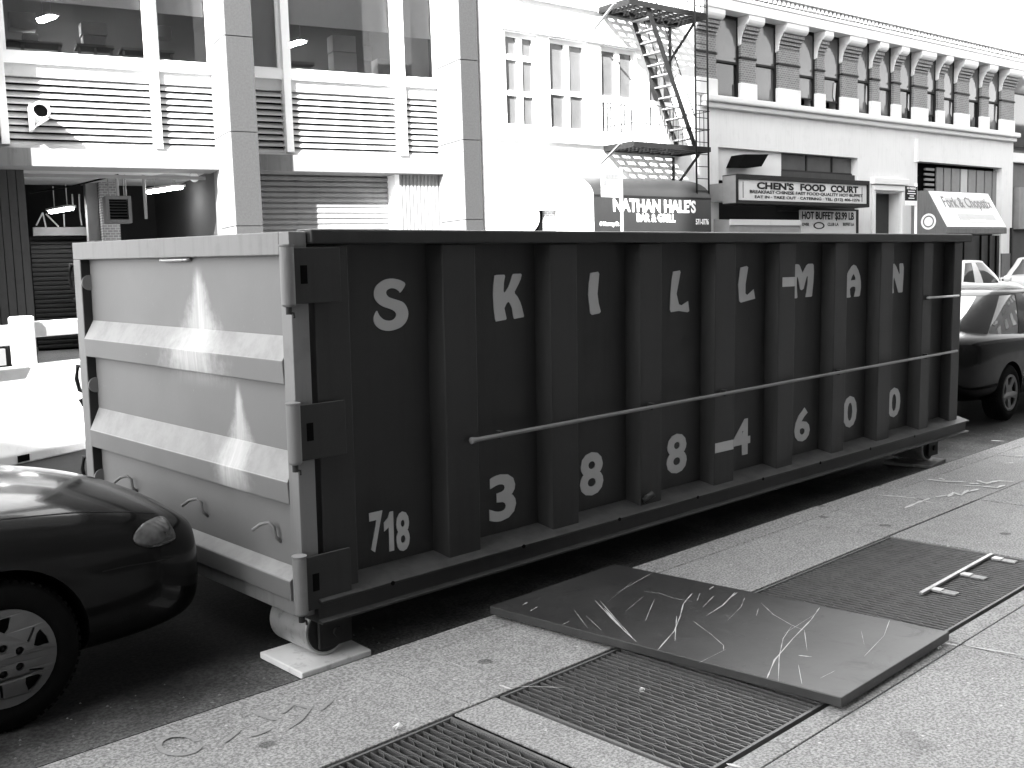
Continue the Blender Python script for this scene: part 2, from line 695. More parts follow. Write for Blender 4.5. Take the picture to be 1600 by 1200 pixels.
struct(MB().add([(-300, -300, -1.4), (300, -300, -1.4), (300, 300, -1.4), (-300, 300, -1.4)], [(0, 1, 2, 3)]).build('ground', MAT['ground']))
rd = MB()
ys = [-.40, 0, 1.2, 2.4, 3.5, 4.6, 8, 14, 30]
xs = [-120, -40, -10, 0, 10, 30, 60, 150]
vs = [(x, y, road_z(y)) for y in ys for x in xs]
fs = [(j * len(xs) + i, j * len(xs) + i + 1, (j + 1) * len(xs) + i + 1, (j + 1) * len(xs) + i) for j in range(len(ys) - 1) for i in range(len(xs) - 1)]
struct(rd.add(vs, fs).build('road', MAT['asphalt']))

# kerb stones
curb = struct(MB().prism([(CURB_Y - .17, -.3), (CURB_Y - .02, -.3), (CURB_Y - .02, SW - .03), (CURB_Y - .17, SW - .03)], 0, -60, 140).build('curb', MAT['joint']))
random.seed(3)
MB().box(-60, 140, CURB_Y + .001, CURB_Y + .014, -.2, SW - .012).build('curb_shadow_strip', MAT['black_void'], curb)  # thin black strip painted in for the shadow gap along the kerb
x = -9.0
while x < 22:
    L = random.choice((2.4, 1.9, 2.9))
    MB().box(x + .004, x + L - .004, CURB_Y - .176, CURB_Y, -.2, SW - .001 + random.uniform(-.003, .002)).build('curb_stone', MAT['curb'], curb, bevel=.012)
    x += L
MB().box(-60, -9, CURB_Y - .176, CURB_Y, -.2, SW).build('curb_stone', MAT['curb'], curb, bevel=.012)
MB().box(x, 140, CURB_Y - .176, CURB_Y, -.2, SW).build('curb_stone', MAT['curb'], curb, bevel=.012)

# sidewalk bed (with the vault open below the gratings) and its slabs
SY0 = CURB_Y - .182
bed = MB()
bed.box(-60, 140, GY1 + .02, SY0 - .002, -.3, SW - .012)
bed.box(-60, 140, -5.6, GY0 - .02, -.3, SW - .012)
bed.box(-60, GX0 - .02, GY0 - .02, GY1 + .02, -.3, SW - .012)
bed.box(GX1 + .02, 140, GY0 - .02, GY1 + .02, -.3, SW - .012)
bed.box(GX0 - .02, GX1 + .02, GY1 + .021, GY1 + .1, -1.2, -.301)
bed.box(GX0 - .02, GX1 + .02, GY0 - .1, GY0 - .021, -1.2, -.301)
bed.box(GX0 - .1, GX0 - .021, GY0 - .02, GY1 + .02, -1.2, -.301)
bed.box(GX1 + .021, GX1 + .1, GY0 - .02, GY1 + .02, -1.2, -.301)
bed.box(GX0 - .1, GX1 + .1, GY0 - .1, GY1 + .1, -1.25, -1.2)
sidewalk = struct(bed.build('sidewalk', MAT['joint']))


def slab(x0, x1, y0, y1, g=.004):
    dz = random.uniform(-.0030, .0)
    return MB().box(x0 + g, x1 - g, y0 + g, y1 - g, SW - .0118, SW + dz).build('slab', MAT['concrete'], sidewalk, bevel=.003)


cuts = [-7.0, -4.2, -1.66, .12, 1.98, 3.47, 4.82, 6.6, 8.4, 10.2, 12.4, 15, 18, 21]
for a, b in zip(cuts[:-1], cuts[1:]):
    slab(a, b, GY1 + .018, SY0 + .002, .003)              # strip between kerb and gratings
    slab(a, b, -3.9, -2.11)
    slab(a, b, -5.6, -3.9)
for a, b in zip([-7, -2.92, -.0, 1.98, 3.515, 4.82, 8.4, 12.4, 18], [-2.92, -.0, 1.98, 3.515, 4.82, 8.4, 12.4, 18, 21]):
    slab(a, b, -2.11, GY0 - .018, .0025)
slab(-7, GX0 - .018, GY0 - .012, GY1 + .012)
slab(.012, .228, GY0 - .012, GY1 + .012, .001)
for a, b in zip([3.518, 4.82, 6.6, 8.4, 12.4], [4.82, 6.6, 8.4, 12.4, 21]):
    slab(a, b, GY0 - .012, GY1 + .012)
slab(-60, -7, -5.6, SY0)
slab(21, 140, -5.6, SY0)

# far sidewalk
fw = MB()
pts = []
for x in (-60, 0, 30, 60, 110):
    yc = gy(x) - 3.1 if x > 2 else gy(2) - 3.1 + (x - 2) * -.05
    pts.append((x, yc))
n = len(pts)
vs = [(x, y, .26) for x, y in pts] + [(x, 60, .26) for x, y in pts] + [(x, y, .05) for x, y in pts]
fs = [(i, i + 1, n + i + 1, n + i) for i in range(n - 1)] + [(2 * n + i, 2 * n + i + 1, i + 1, i) for i in range(n - 1)]
struct(fw.add(vs, fs).build('far_sidewalk', MAT['curb']))


# ---------------------------------------------------------------- gratings
def grating(x0, x1, label):
    root = thing('sidewalk_grating', label, 'grating', (x0, GY0, 0), group='vault gratings in the sidewalk')
    L, Wd, zt = x1 - x0, GY1 - GY0, SW - .004
    fr = MB()
    for a in ((0, L, 0, .012), (0, L, Wd - .012, Wd), (0, .012, .012, Wd - .012), (L - .012, L, .012, Wd - .012)):
        fr.box(*a, zt - .07, zt + .004)
    fr.build('frame', MAT['grate_edge'], root)
    br = MB()
    pitch = .0335
    nb = int((L - .03) / pitch)
    pitch = (L - .03) / nb
    for i in range(nb + 1):
        x = .015 + i * pitch
        br.box(x - .003, x + .003, .012, Wd - .012, zt - .045, zt)
        if i < nb:                                         # crimped connecting bar riveted between two bearing bars
            step, pts, k, y = .057, [], 0, .02 + (.0285 if i % 2 else 0)
            while y < Wd - .02:
                s = -1 if k % 2 else 1
                xm = x + pitch / 2
                pts += [(xm + s * (pitch / 2 - .005), y - .012), (xm + s * (pitch / 2 - .005), y + .012)]
                y += step
                k += 1
            vs, fs = [], []
            for q, (a, b) in enumerate(pts):
                for dx in (-.0017, .0017):
                    vs += [(a + dx, b, zt - .0045), (a + dx, b, zt - .030)]
            for q in range(len(pts) - 1):
                b0, b1 = q * 4, q * 4 + 4
                fs += [(b0, b0 + 2, b1 + 2, b1), (b0, b1, b1 + 1, b0 + 1), (b0 + 2, b0 + 3, b1 + 3, b1 + 2)]
            br.add(vs, fs)
    br.build('grating_bars', MAT['grate'], root, kind='stuff')
    for q in (.33, .67):                                   # carrier beams below
        BX('carrier_beam', MAT['black_void'], root, .012, L - .012, Wd * q - .03, Wd * q + .03, zt - .2, zt - .07)
    return root


grating(GX0, -.012, 'sidewalk grating nearest the camera at the bottom edge of the picture')
grating(.24, 1.86, 'sidewalk grating whose far end disappears under the dark steel sheet')
g3 = grating(1.88, 3.49, 'farthest sidewalk grating with a pale hinged bar on it')
hb = MB().bar((2.524 - 1.88, .32, SW + .008), (3.46 - 1.88, .345, SW + .008), .022, .014).build('hinge_bar', MAT['bare_steel'], g3, bevel=.003)
for q in (.10, .48, .92):
    MB().box(.644 + q * .92, .644 + q * .92 + .05, .262, .315, SW, SW + .012).build('hinge_leaf', MAT['bare_steel'], g3, bevel=.002)
    for k in range(3):
        MB().box(.65 + q * .92 + .018 * k, .65 + q * .92 + .018 * k + .007, .19, .261, SW, SW + .007).build('hinge_finger', MAT['bare_steel'], g3)

# ---------------------------------------------------------------- dark sheet lying across the gratings
ps = thing('steel_sheet', 'dark scratched rectangular sheet lying on the sidewalk across the gratings', 'metal sheet', (0, 0, 0))
c4 = [(.865, -.292), (1.815, -.275), (1.95, -2.075), (1.0, -2.087)]
zt, zb = .186, .146
MB().add([(x, y, zb) for x, y in c4] + [(x, y, zt) for x, y in c4],
         [(0, 1, 2, 3), (4, 5, 6, 7), (0, 1, 5, 4), (1, 2, 6, 5), (2, 3, 7, 6), (3, 0, 4, 7)]).build('sheet', MAT['sheet'], ps, bevel=.004)
for (x, y) in ((1.1, -.5), (1.7, -.5), (1.15, -1.9), (1.8, -1.9)):
    BX('spacer', MAT['steel_dark'], ps, x - .06, x + .06, y - .06, y + .06, SW + .003, zb - .001)


def stroke(pts, w, z, jit=0.0):
    """thin flat ribbon through photo pixels, laid at height z"""
    P = [on_z(px, py, z) for px, py in pts]
    Q = []
    for i in range(len(P) - 1):
        k = 5
        for q in range(k):
            Q.append(P[i].lerp(P[i + 1], q / k))
    Q.append(P[-1])
    mb, vs = MB(), []
    for i, p in enumerate(Q):
        t = (Q[min(i + 1, len(Q) - 1)] - Q[max(i - 1, 0)])
        t.z = 0
        t.normalize()
        nn = Vector((-t.y, t.x, 0)) * w * .5 * random.uniform(1 - jit, 1 + jit)
        if i in (0, len(Q) - 1):
            nn *= .3
        vs += [p + nn, p - nn]
    return mb.add(vs, [(2 * i, 2 * i + 1, 2 * i + 3, 2 * i + 2) for i in range(len(Q) - 1)])


def z6(*p):
    return [(740 + a / 2.105, 860 + b / 2.105) for a, b in p]


for pts, w in ((z6((470, 140), (590, 72)), .004), (z6((440, 170), (520, 105)), .003), (z6((400, 165), (470, 240), (535, 300)), .008), (z6((415, 165), (525, 290)), .005), (z6((430, 190), (500, 270)), .012),
               (z6((330, 195), (375, 255)), .003), (z6((370, 215), (420, 262)), .004), (z6((595, 160), (578, 200), (565, 232)), .004), (z6((720, 140), (690, 175), (680, 215), (660, 265), (605, 328)), .007),
               (z6((668, 215), (662, 298)), .006), (z6((560, 135), (610, 140), (660, 158), (720, 168)), .004), (z6((722, 232), (780, 275), (822, 312), (822, 330)), .004), (z6((860, 138), (820, 180), (765, 215)), .007),
               (z6((775, 128), (790, 118)), .012), (z6((840, 158), (868, 138)), .013), (z6((892, 155), (880, 185), (835, 230)), .003), (z6((945, 172), (985, 210), (1045, 245), (1085, 262)), .005), (z6((1138, 188), (1110, 228), (1050, 290), (990, 360), (965, 420)), .009),
               (z6((1045, 250), (1018, 290), (1005, 350), (1002, 430)), .005), (z6((1088, 262), (1097, 330)), .005), (z6((1068, 345), (1113, 350)), .011), (z6((1368, 230), (1350, 280), (1285, 348)), .004),
               (z6((1068, 375), (1080, 440)), .004), (z6((1275, 265), (1285, 310)), .003), (z6((745, 140), (735, 165)), .005), (z6((290, 245), (315, 233)), .008), (z6((160, 180), (178, 170)), .012),
               (z6((185, 200), (210, 185)), .006), (z6((755, 185), (790, 150)), .004), (z6((930, 215), (937, 190)), .003), (z6((740, 370), (830, 325)), .0025), (z6((500, 200), (560, 150)), .0025),
               (z6((1190, 395), (1140, 420)), .0025), (z6((1130, 205), (1020, 275)), .002)):
    stroke(pts, w * .55, zt + .0012, .6).build('scratch', MAT['scratch'], ps)

# utility paint scrawl on the sidewalk
um = MB()
ut = thing('paint_scrawl', 'white utility paint scrawl on the sidewalk near the far grating', 'paint marking', (0, 0, 0))


def z4b(*p):
    return [(1150 + a / 3.529, 560 + b / 3.529) for a, b in p]


for pts, w in ((z4b((1055, 665), (1130, 675), (1270, 682)), .03), (z4b((1120, 660), (1150, 668)), .02), (z4b((1285, 688), (1340, 690)), .03), (z4b((1330, 672), (1380, 688), (1440, 675), (1535, 678)), .03),
               (z4b((785, 752), (900, 762), (1000, 770)), .02), (z4b((930, 825), (1000, 795), (1070, 770)), .022), (z4b((1095, 765), (1170, 752)), .02), (z4b((1170, 762), (1200, 738), (1240, 755), (1280, 725)), .022),
               (z4b((1280, 735), (1340, 718)), .025), (z4b((1360, 705), (1440, 712), (1480, 698)), .025), (z4b((1405, 452), (1480, 456)), .03), (z4b((1470, 578), (1530, 575)), .02),
               (z4b((1250, 700), (1400, 705)), .015), (z4b((1540, 535), (1590, 535)), .02)):
    stroke(pts, w, SW + .0035, .5).build('stroke', MAT['marking'], ut)
st = thing('sidewalk_chalk_lines', 'thin pale scored lines on the sidewalk beside the sheet', 'paint marking', (0, 0, 0))
for pts, w in (([(1478, 1005), (1495, 1008)], .010), ([(1510, 1009), (1600, 1024)], .008), ([(882, 1074), (800, 1072)], .003), ([(780, 1070), (800, 1077)], .012), ([(1135, 1193), (1160, 1199)], .012),
               ([(700, 1033), (735, 1047)], .004), ([(1430, 780), (1460, 786)], .01)):
    stroke(pts, w, SW + .0035, .4).build('stroke', MAT['marking'], st)
# ghost of old dark lettering on the sidewalk
MAT['ghost'] = M('weathered dark sidewalk paint', .315, .9, .35, 60, dirt=.2)
GHZ = SW + .0030
gl = thing('worn_lettering', 'faint worn dark lettering on the sidewalk by the curb', 'paint marking', (0, 0, 0))
for pts, w in (([(280 + 32 * math.cos(a), 1164 + 15 * math.sin(a)) for a in [k * math.pi / 8 for k in range(16)]], .035),
               ([(432, 1125), (395, 1112)], .04), ([(424, 1138), (392, 1150)], .04), ([(450, 1138), (470, 1124), (484, 1106), (458, 1100), (440, 1115)], .03), ([(350, 1160), (375, 1140)], .03), ([(500, 1110), (520, 1092)], .03)):
    stroke(pts, w * .62, GHZ, .05).build('stroke', MAT['ghost'], gl)
    GHZ += .0002


# ================================================================ dumpster
DU = thing('roll_off_dumpster', 'long dark roll-off dumpster with painted name and telephone number on its ribbed side', 'dumpster', (0, 0, 0), (math.atan(TILT), 0, 0))
DL, DW, DH, DB = 6.88, 2.40, 2.012, .27
S, P = MAT['dstr'], MAT['door_frame']
side = MB().box(.13, DL - .06, .100, .106, .33, 1.96).build('side_wall', S, DU)
ribs = [(.832, 1.072), (1.585, 1.822), (2.345, 2.572), (3.095, 3.345), (3.838, 4.072), (4.59, 4.80), (5.29, 5.525), (6.03, 6.225)]


def rib_mesh(w):
    return MB().prism([(0, .0995), (.028, 0.0), (w, 0.0), (w + .028, .0995)], 2, .345, 1.949)


for a, b in ribs:
    o = rib_mesh(b - a).build('rib', S, side, bevel=.006)
    o.location = (a - .0, 0, 0)
BX('corner_post', S, DU, .118, .305, .004, .0995, .34, 1.949, .006)
BX('corner_post', S, DU, DL - .225, DL - .06, .004, .0995, .36, 1.949, .006)
# far side wall, front wall, floor
fs_ = MB().box(.13, DL - .06, DW - .106, DW - .100, .33, 1.96).build('far_side_wall', S, DU)
for a, b in ribs:
    o = MB().prism([(0, DW - .0995), (.028, DW), (b - a, DW), (b - a + .028, DW - .0995)], 2, .345, 1.949).build('rib', S, fs_)
    o.location = (a, 0, 0)
BX('front_wall', S, DU, DL - .059, DL - .03, .02, DW - .02, .33, 1.96)
BX('floor_plate', MAT['steel_dark'], DU, .12, DL - .062, .107, DW - .107, .325, .335)
# top rails
BX('top_rail', S, DU, .094, DL + .06, -.03, .0985, 1.951, 2.017, .010)
BX('top_rail', S, DU, .094, DL + .06, DW - .0985, DW + .03, 1.951, 2.017, .010)
BX('top_rail', S, DU, DL - .06, DL + .02, .10, DW - .10, 1.953, 2.014, .008)
# bottom rails: sloped ledge over a channel
prof = [(.0985, .405), (-.035, .366), (-.062, .360), (-.062, .349), (-.030, .343), (-.030, .268), (-.062, .262), (-.062, .250), (.0985, .250)]
BR = MB().prism(prof, 0, .055, DL + .05).build('bottom_rail', S, DU, bevel=.003)
MB().prism([(DW - y, z) for y, z in prof], 0, .055, DL + .05).build('bottom_rail', S, DU, bevel=.003)
for x in (.45, 1.32, 2.1, 2.86, 3.6, 4.35, 5.1, 5.85):
    MB().lathe([(0, .011), (.004, .011)], 10, 'y', (x, -.0665, .355), True).build('drain_hole', MAT['black_void'], BR)
for y in (.62, 1.62):
    BX('skid_beam', MAT['steel_dark'], DU, .3, DL - .05, y, y + .16, .09, .249)
for k in range(12):
    BX('cross_member', MAT['steel_dark'], DU, .4 + k * .56, .46 + k * .56, .1, DW - .1, .251, .324)
# rods along the side
rod = MB().tube([(.985, -.040, .965), (1.03, -.040, .966), (2.6, -.040, .978), (4.4, -.037, .990), (6.67, -.040, 1.003)], [.019, .012, .011, .011, .011], 8).build('tie_rod', MAT['dimgrey'], DU, smooth=True)
MB().tube([(6.06, -.040, 1.490), (6.66, -.040, 1.486)], .010, 8).build('tie_rod', MAT['bare_steel'], DU, smooth=True)
for x, z in ((1.2, .9675), (2.45, .977), (3.2, .982), (4.66, .991), (6.1, 1.0), (6.1, 1.49)):
    BX('rod_clip', S, DU, x - .012, x + .012, -.038, .0, z - .02, z + .02)
MB().tube([(2.385, -.010, .405), (2.44, -.045, .447)], .021, 12).build('pipe_stub', S, DU, smooth=True)

# ---- painted letters
LT = MAT['letter']
S_out = smooth_closed([(728, 280), (665, 215), (570, 182), (470, 168), (360, 185), (265, 235), (190, 305), (160, 400), (170, 490), (225, 575), (320, 645), (440, 690), (520, 735), (548, 790), (525, 850), (460, 890), (380, 888), (310, 860), (250, 800), (222, 745),
                        (203, 710), (165, 755), (140, 830), (150, 910), (200, 985), (280, 1040), (400, 1068), (520, 1055), (640, 1010), (730, 920), (768, 800), (745, 680), (680, 590), (580, 545), (440, 495), (390, 450), (375, 405), (400, 360), (470, 335), (550, 348), (610, 390), (638, 412)], 3)
K_out = [(180, 145), (230, 133), (385, 133), (400, 165), (372, 300), (362, 480), (380, 515), (410, 485), (470, 390), (520, 260), (555, 150), (580, 122), (740, 122), (757, 150), (735, 240), (680, 355), (600, 500), (605, 540), (660, 610), (715, 720), (750, 830), (795, 1020), (790, 1055), (585, 1080), (565, 1040), (540, 850), (490, 730), (462, 705), (420, 745),
         (375, 840), (390, 920), (418, 1060), (400, 1085), (190, 1108), (172, 1050), (150, 800), (143, 550), (152, 350)]
I_out = [(680, 290), (720, 285), (726, 296), (716, 400), (722, 450), (733, 495), (725, 503), (688, 508), (678, 498), (668, 400), (672, 340)]
L_out = [(1110, 285), (1145, 280), (1148, 290), (1128, 400), (1140, 455), (1155, 462), (1188, 442), (1194, 495), (1185, 500), (1140, 490), (1100, 493), (1094, 480), (1097, 400), (1102, 330)]
L2_out = [(120, 245), (150, 238), (157, 245), (145, 330), (145, 375), (155, 385), (185, 358), (193, 405), (125, 420), (116, 412), (110, 330)]
M_out = [(615, 215), (700, 203), (740, 215), (770, 270), (822, 410), (905, 240), (945, 203), (1035, 203), (1062, 230), (1072, 400), (1065, 650), (1040, 965), (1020, 978), (895, 980), (915, 850), (935, 650), (938, 500), (920, 490), (890, 600), (850, 780), (812, 810), (775, 790), (745, 640), (715, 505), (700, 510), (698, 700), (718, 970), (705, 990), (605, 998), (600, 960), (612, 700), (612, 450)]
A_out = [(330, 200), (375, 225), (420, 310), (460, 430), (480, 560), (485, 680), (465, 840), (440, 858), (352, 858), (375, 720), (372, 660), (330, 645), (280, 665), (262, 700), (270, 800), (285, 855), (270, 868), (180, 866), (160, 800), (150, 700), (158, 580), (185, 450), (230, 330), (290, 230)]
A_in = [(335, 380), (370, 470), (365, 512), (275, 522), (300, 440)]
N_out = [(1105, 165), (1180, 158), (1215, 220), (1278, 390), (1285, 350), (1272, 170), (1290, 155), (1340, 158), (1355, 250), (1352, 500), (1345, 750), (1330, 765), (1268, 762), (1215, 560), (1178, 430), (1168, 500), (1170, 650), (1182, 755), (1170, 770), (1090, 768), (1088, 700), (1100, 450)]


def glyph(outs, x0, x1, z0, z1, sk, y=.098):
    sp = [[(a, -b) for a, b in o] for o in outs]
    a0 = min(a for a, b in sp[0])
    a1 = max(a for a, b in sp[0])
    me = curve_mesh(sp, .004)
    return stand(me, 'letter', LT, side, x0, x1, z0, z1, y - .0005)


# skew: the outlines were read in perspective, so their slant along x is undone by fitting to the true boxes
glyph([S_out], .504, .713, 1.538, 1.788, 0)
glyph([K_out], 1.278, 1.502, 1.545, 1.792, 0)
glyph([I_out], 2.019, 2.127, 1.543, 1.789, 0)
glyph([L_out], 2.776, 2.975, 1.515, 1.781, 0)
glyph([L2_out], 3.517, 3.721, 1.552, 1.796, 0)
glyph([M_out], 4.19, 4.483, 1.552, 1.798, 0)
glyph([A_out, A_in], 4.93, 5.19, 1.530, 1.781, 0)
glyph([N_out], 5.65, 5.90, 1.538, 1.779, 0)
o = BX('letter', LT, side, 3.905, 4.062, -.0025, -.001, 1.647, 1.712)
o = BX('letter', LT, side, 4.100, 4.188, .0960, .0985, 1.646, 1.710)
for ch, x0, x1, z0, z1 in (('3', 1.224, 1.421, .466, .722), ('8', 1.937, 2.141, .482, .740), ('8', 2.747, 2.956, .488, .745), ('4', 3.461, 3.681, .500, .750), ('6', 4.253, 4.467, .492, .742), ('0', 4.956, 5.17, .509, .759), ('0', 5.688, 5.908, .504, .753)):
    text(ch, 'digit', LT, side, x0, x1, z0, z1, .0975, .032)
for ch, x0, x1, z0, z1 in (('7', .442, .520, .470, .668), ('8', .600, .683, .440, .640)):
    text(ch, 'digit', LT, side, x0, x1, z0, z1, .0975, .032)
glyph([[(62, 0), (62, 100), (36, 100), (36, 38), (12, 46), (12, 24), (34, 14), (44, 0)]], .528, .585, .455, .652, 0).name = 'digit'
BX('digit', LT, side, 3.130, 3.336, -.0025, -.001, .590, .655)

# ---- tail door
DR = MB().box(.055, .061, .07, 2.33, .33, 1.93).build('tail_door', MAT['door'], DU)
BX('door_beam', P, DR, 0.0, .088, .0865, DW, 1.905, 2.006, .005)
BX('door_post', P, DR, 0.0, .088, 2.298, DW, .285, 1.9045, .004)
BX('post_shade_strip', S, DR, .004, .0548, 2.294, 2.2975, .345, 1.9045)  # dark strip standing in for shade on the post's inner face
BX('door_post', P, DR, 0.0, .088, .002, .0855, .285, 2.006, .004)
for zt_, zc, zb_ in ((1.548, 1.440, 1.335), (1.022, .893, .790)):
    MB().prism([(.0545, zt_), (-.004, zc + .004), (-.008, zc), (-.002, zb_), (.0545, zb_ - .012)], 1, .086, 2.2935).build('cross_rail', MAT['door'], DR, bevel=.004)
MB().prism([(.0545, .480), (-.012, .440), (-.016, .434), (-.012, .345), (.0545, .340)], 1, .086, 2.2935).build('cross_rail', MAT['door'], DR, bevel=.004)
BX('bottom_beam', P, DR, .004, .09, .0865, 2.2975, .270, .339, .004)
for yh in (1.86, 1.02, .31):
    MB().tube([(.056, yh - .045, .575), (.030, yh - .042, .60), (.026, yh - .036, .650), (.015, yh - .01, .668), (-.012, yh + .02, .660), (-.040, yh + .045, .632)], .0085, 8).build('tarp_hook', MAT['dimgrey'], DR, smooth=True)
MB().tube([(.045, 1.32, 1.900), (.03, 1.30, 1.893), (.03, 1.02, 1.893), (.045, 1.0, 1.900)], .010, 8).build('handle', MAT['bare_steel'], DR, smooth=True)
for z in (1.77, 1.16, .60):
    MB().lathe([(0, .045), (.012, .045)], 20, 'y', (.045, 2.284, z), True).build('latch_disc', MAT['dimgrey'], DR)
    MB().tube([(.02, DW + .005, z + .10), (.0, DW + .035, z + .11), (-.01, DW + .04, z + .03), (0, DW + .03, z - .04), (.02, DW + .005, z - .05)], .013, 8).build('latch_hook', MAT['steel_dark'], DR, smooth=True)
    MB().tube([(.02, DW + .002, z - .09), (.0, DW + .03, z - .10), (.01, DW + .002, z - .13)], .014, 8).build('latch_hook', MAT['steel_dark'], DR, smooth=True)
for z0, z1 in ((1.695, 1.936), (1.005, 1.252), (.322, .568)):
    h = MB().box(-.004, .236, -.036, -.022, z0, z1).build('hinge_plate', S, DU, bevel=.003)
    BX('slot', MAT['black_void'], h, .028, .062, -.0375, -.0355, z0 + .085, z0 + .165)
    MB().box(.14, .235, -.0215, .0035, z0 + .01, z1 - .01).build('weld_block', S, h)
    MB().lathe([(z0 - .012, .001), (z0 - .012, .024), (z0 - .002, .031), (z1 + .004, .031), (z1 + .008, .034), (z1 + .014, .034), (z1 + .014, .001)], 20, 'z', (-.028, -.022, 0)).build('hinge_barrel', P, h, smooth=False)
    MB().tube([(-.028, -.022, z0 - .045), (-.028, -.022, z0 - .01)], .014, 10).build('hinge_pin', MAT['steel_dark'], h)
    MB().tube([(-.028, -.03, z0 - .035), (-.012, -.035, z0 - .04), (-.008, -.03, z0 - .06)], .005, 6).build('split_pin', MAT['steel_dark'], h)

# ---- ground rollers
for y0, y1, sgn in ((.085, .40, -1), (DW - .40, DW - .085, 1)):
    for xc in (.175, 6.45):
        w = MB().lathe([(y0, .02), (y0, .118), (y0 + .006, .124), (y1 - .006, .124), (y1, .118), (y1, .02)], 36, 'y', (xc, 0, .166)).build('roller', MAT['bare_steel'], DU)
        smooth_by_angle(w)
        MB().lathe([(y0 - .003, .001), (y0 - .003, .105), (y0 + .002, .112)], 30, 'y', (xc, 0, .166)).build('roller_face', MAT['steel_dark'], w)
        yb = y0 - .032 if sgn < 0 else y1 + .014
        br_ = MB().box(xc - .065, xc + .115, yb, yb + .018, .088, .2495).build('bracket', S, DU, bevel=.003)
        MB().lathe([(yb - .014 if sgn < 0 else yb + .018, .024), (yb if sgn < 0 else yb + .032, .024)], 6, 'y', (xc + .03, 0, .155), True).build('axle_nut', MAT['steel_dark'], br_)


MAT['dirty_board'] = M('dirty grey board', .16, .8, .25, 6, .15, 60, dirt=.3)


def plate_on_road(label, c4, z0, z1, m='white_board'):
    vs = [(x, y, road_z(y) + z0) for x, y in c4] + [(x, y, road_z(y) + z1) for x, y in c4]
    return tag(MB().add(vs, [(0, 1, 2, 3), (4, 5, 6, 7), (0, 1, 5, 4), (1, 2, 6, 5), (2, 3, 7, 6), (3, 0, 4, 7)]).build('protection_board', MAT[m], None, bevel=.006), label, 'board', 'boards under the dumpster rollers')


plate_on_road('white board under the dumpster roller nearest the camera', [(-.03, .36), (-.03, -.01), (.36, 0.0), (.38, .36)], .004, .036)
plate_on_road('dim board under the rear dumpster roller at the far end', [(6.20, .38), (6.28, -.02), (6.66, .02), (6.66, .38)], .004, .036, 'dirty_board')

# gutter debris
random.seed(11)
db = MB()
for k in range(420):
    x = random.uniform(-2.2, .6) if k < 330 else random.uniform(6.3, 9)
    y = CURB_Y + .03 + abs(random.gauss(0, .28))
    r = random.uniform(.002, .009)
    z = road_z(y)
    a = random.random() * 6
    vs = [(x + r * math.cos(a + q * 1.57) * random.uniform(.6, 1.3), y + r * math.sin(a + q * 1.57), z + .001) for q in range(4)] + [(x, y, z + r * random.uniform(.6, 1.2))]
    db.add(vs, [(0, 1, 4), (1, 2, 4), (2, 3, 4), (3, 0, 4)])
o = db.build('gutter_grit', MAT['debris'], None, kind='stuff')
tag(o, 'loose grit scattered in the gutter along the curb', 'grit')
for (px, py, lab) in ((621, 1139, 'small white paper scrap on the sidewalk left of the gratings'), (1003, 1080, 'crumpled white litter on the grating in front of the sheet'), (1466, 1013, 'crumpled litter at the far corner of the dark sheet')):
    p = on_z(px, py, SW + .004)
    bmv = MB()
    vs = [(random.uniform(-.022, .022), random.uniform(-.015, .015), random.uniform(0, .022)) for q in range(9)]
    bmv.add(vs, [(0, 1, 2), (2, 3, 4), (4, 5, 6), (6, 7, 8), (8, 0, 3), (1, 5, 7), (2, 6, 8)])
    o = bmv.build('litter', MAT['paperwhite'], None)
    o.location = p
    tag(o, lab, 'litter')

# ================================================================ garage building on the left (frame FA)
BL = thing('garage_building', 'grey garage building with granite pillars, louvre bands and office windows at left', 'building')
FA.place(BL)
WD = 1.25                                             # depth of the window wall behind the pillar fronts
p1a, p1b = FA.u(357, 180), FA.u(401.5, 180)
p2a, p2b = FA.u(720.5, 180), FA.u(750, 180)
bay = p2a - p1a
p0a, p0b = p1a - bay, p1b - bay
TOPZ = 24.0
zS = FA.z(127, 89, WD)
zS2 = FA.z(127, 105, WD)
zLt = FA.z(127, 124, WD)
zLb = FA.z(127, 230, WD)
zBt = FA.z(127, 233, 1.0)
zBb = FA.z(127, 261, 1.0)
zHead = zS + 2.6


def pillar(a, b, joints):
    core = MB().box(a + .05, b - .05, .05, 1.7, 0, TOPZ).build('pillar', MAT['beam'], BL)
    zz = [0.2] + joints
    while zz[-1] < TOPZ - 2:
        zz.append(zz[-1] + (joints[-1] - joints[-2]))
    for z0, z1 in zip(zz[:-1], zz[1:]):
        BX('granite_panel', MAT['granite'], core, a + .032, b, 0.0, .049, z0 + .008, z1 - .008, .004)
        BX('granite_panel', MAT['granite_lit'], core, a, a + .049, .001 if False else .0, 1.24, z0 + .008, z1 - .008, .004) if False else MB().box(a, a + .030, .0, 1.24, z0 + .008, z1 - .008).build('granite_panel', MAT['granite_lit'], core, bevel=.004)
        BX('granite_panel', MAT['granite_lit'], core, b - .049, b + .002, .0505, 1.24, z0 + .008, z1 - .008, .004)
    return core


j1 = [FA.z(380, 353), FA.z(380, 206), FA.z(380, 57)]
pillar(p1a, p1b, j1)
pillar(p2a, p2b, [FA.z(735, 343), FA.z(735, 218.6), FA.z(735, 94)])
pillar(p0a, p0b, j1)


def louvres(u0, u1, root, n=10):
    fr = MB()
    fr.box(u0, u1, WD + .13, WD + .139, zLb, zLt)
    fr.build('louvre_backing', MAT['black_void'], root)
    h = (zLt - zLb) / n
    me = None
    for i in range(n):
        z = zLb + i * h
        if me is None:
            o = MB().prism([(WD - .005, 0.0), (WD - .005, h * .20), (WD + .078, h * .83), (WD + .083, h * .78)], 0, u0 + .003, u1 - .003).build('louvre_slat', MAT['slat'], root)
            me = o.data
        else:
            o = bpy.data.objects.new('louvre_slat', me)
            COL.objects.link(o)
            o.parent = root
        o.location.z = z


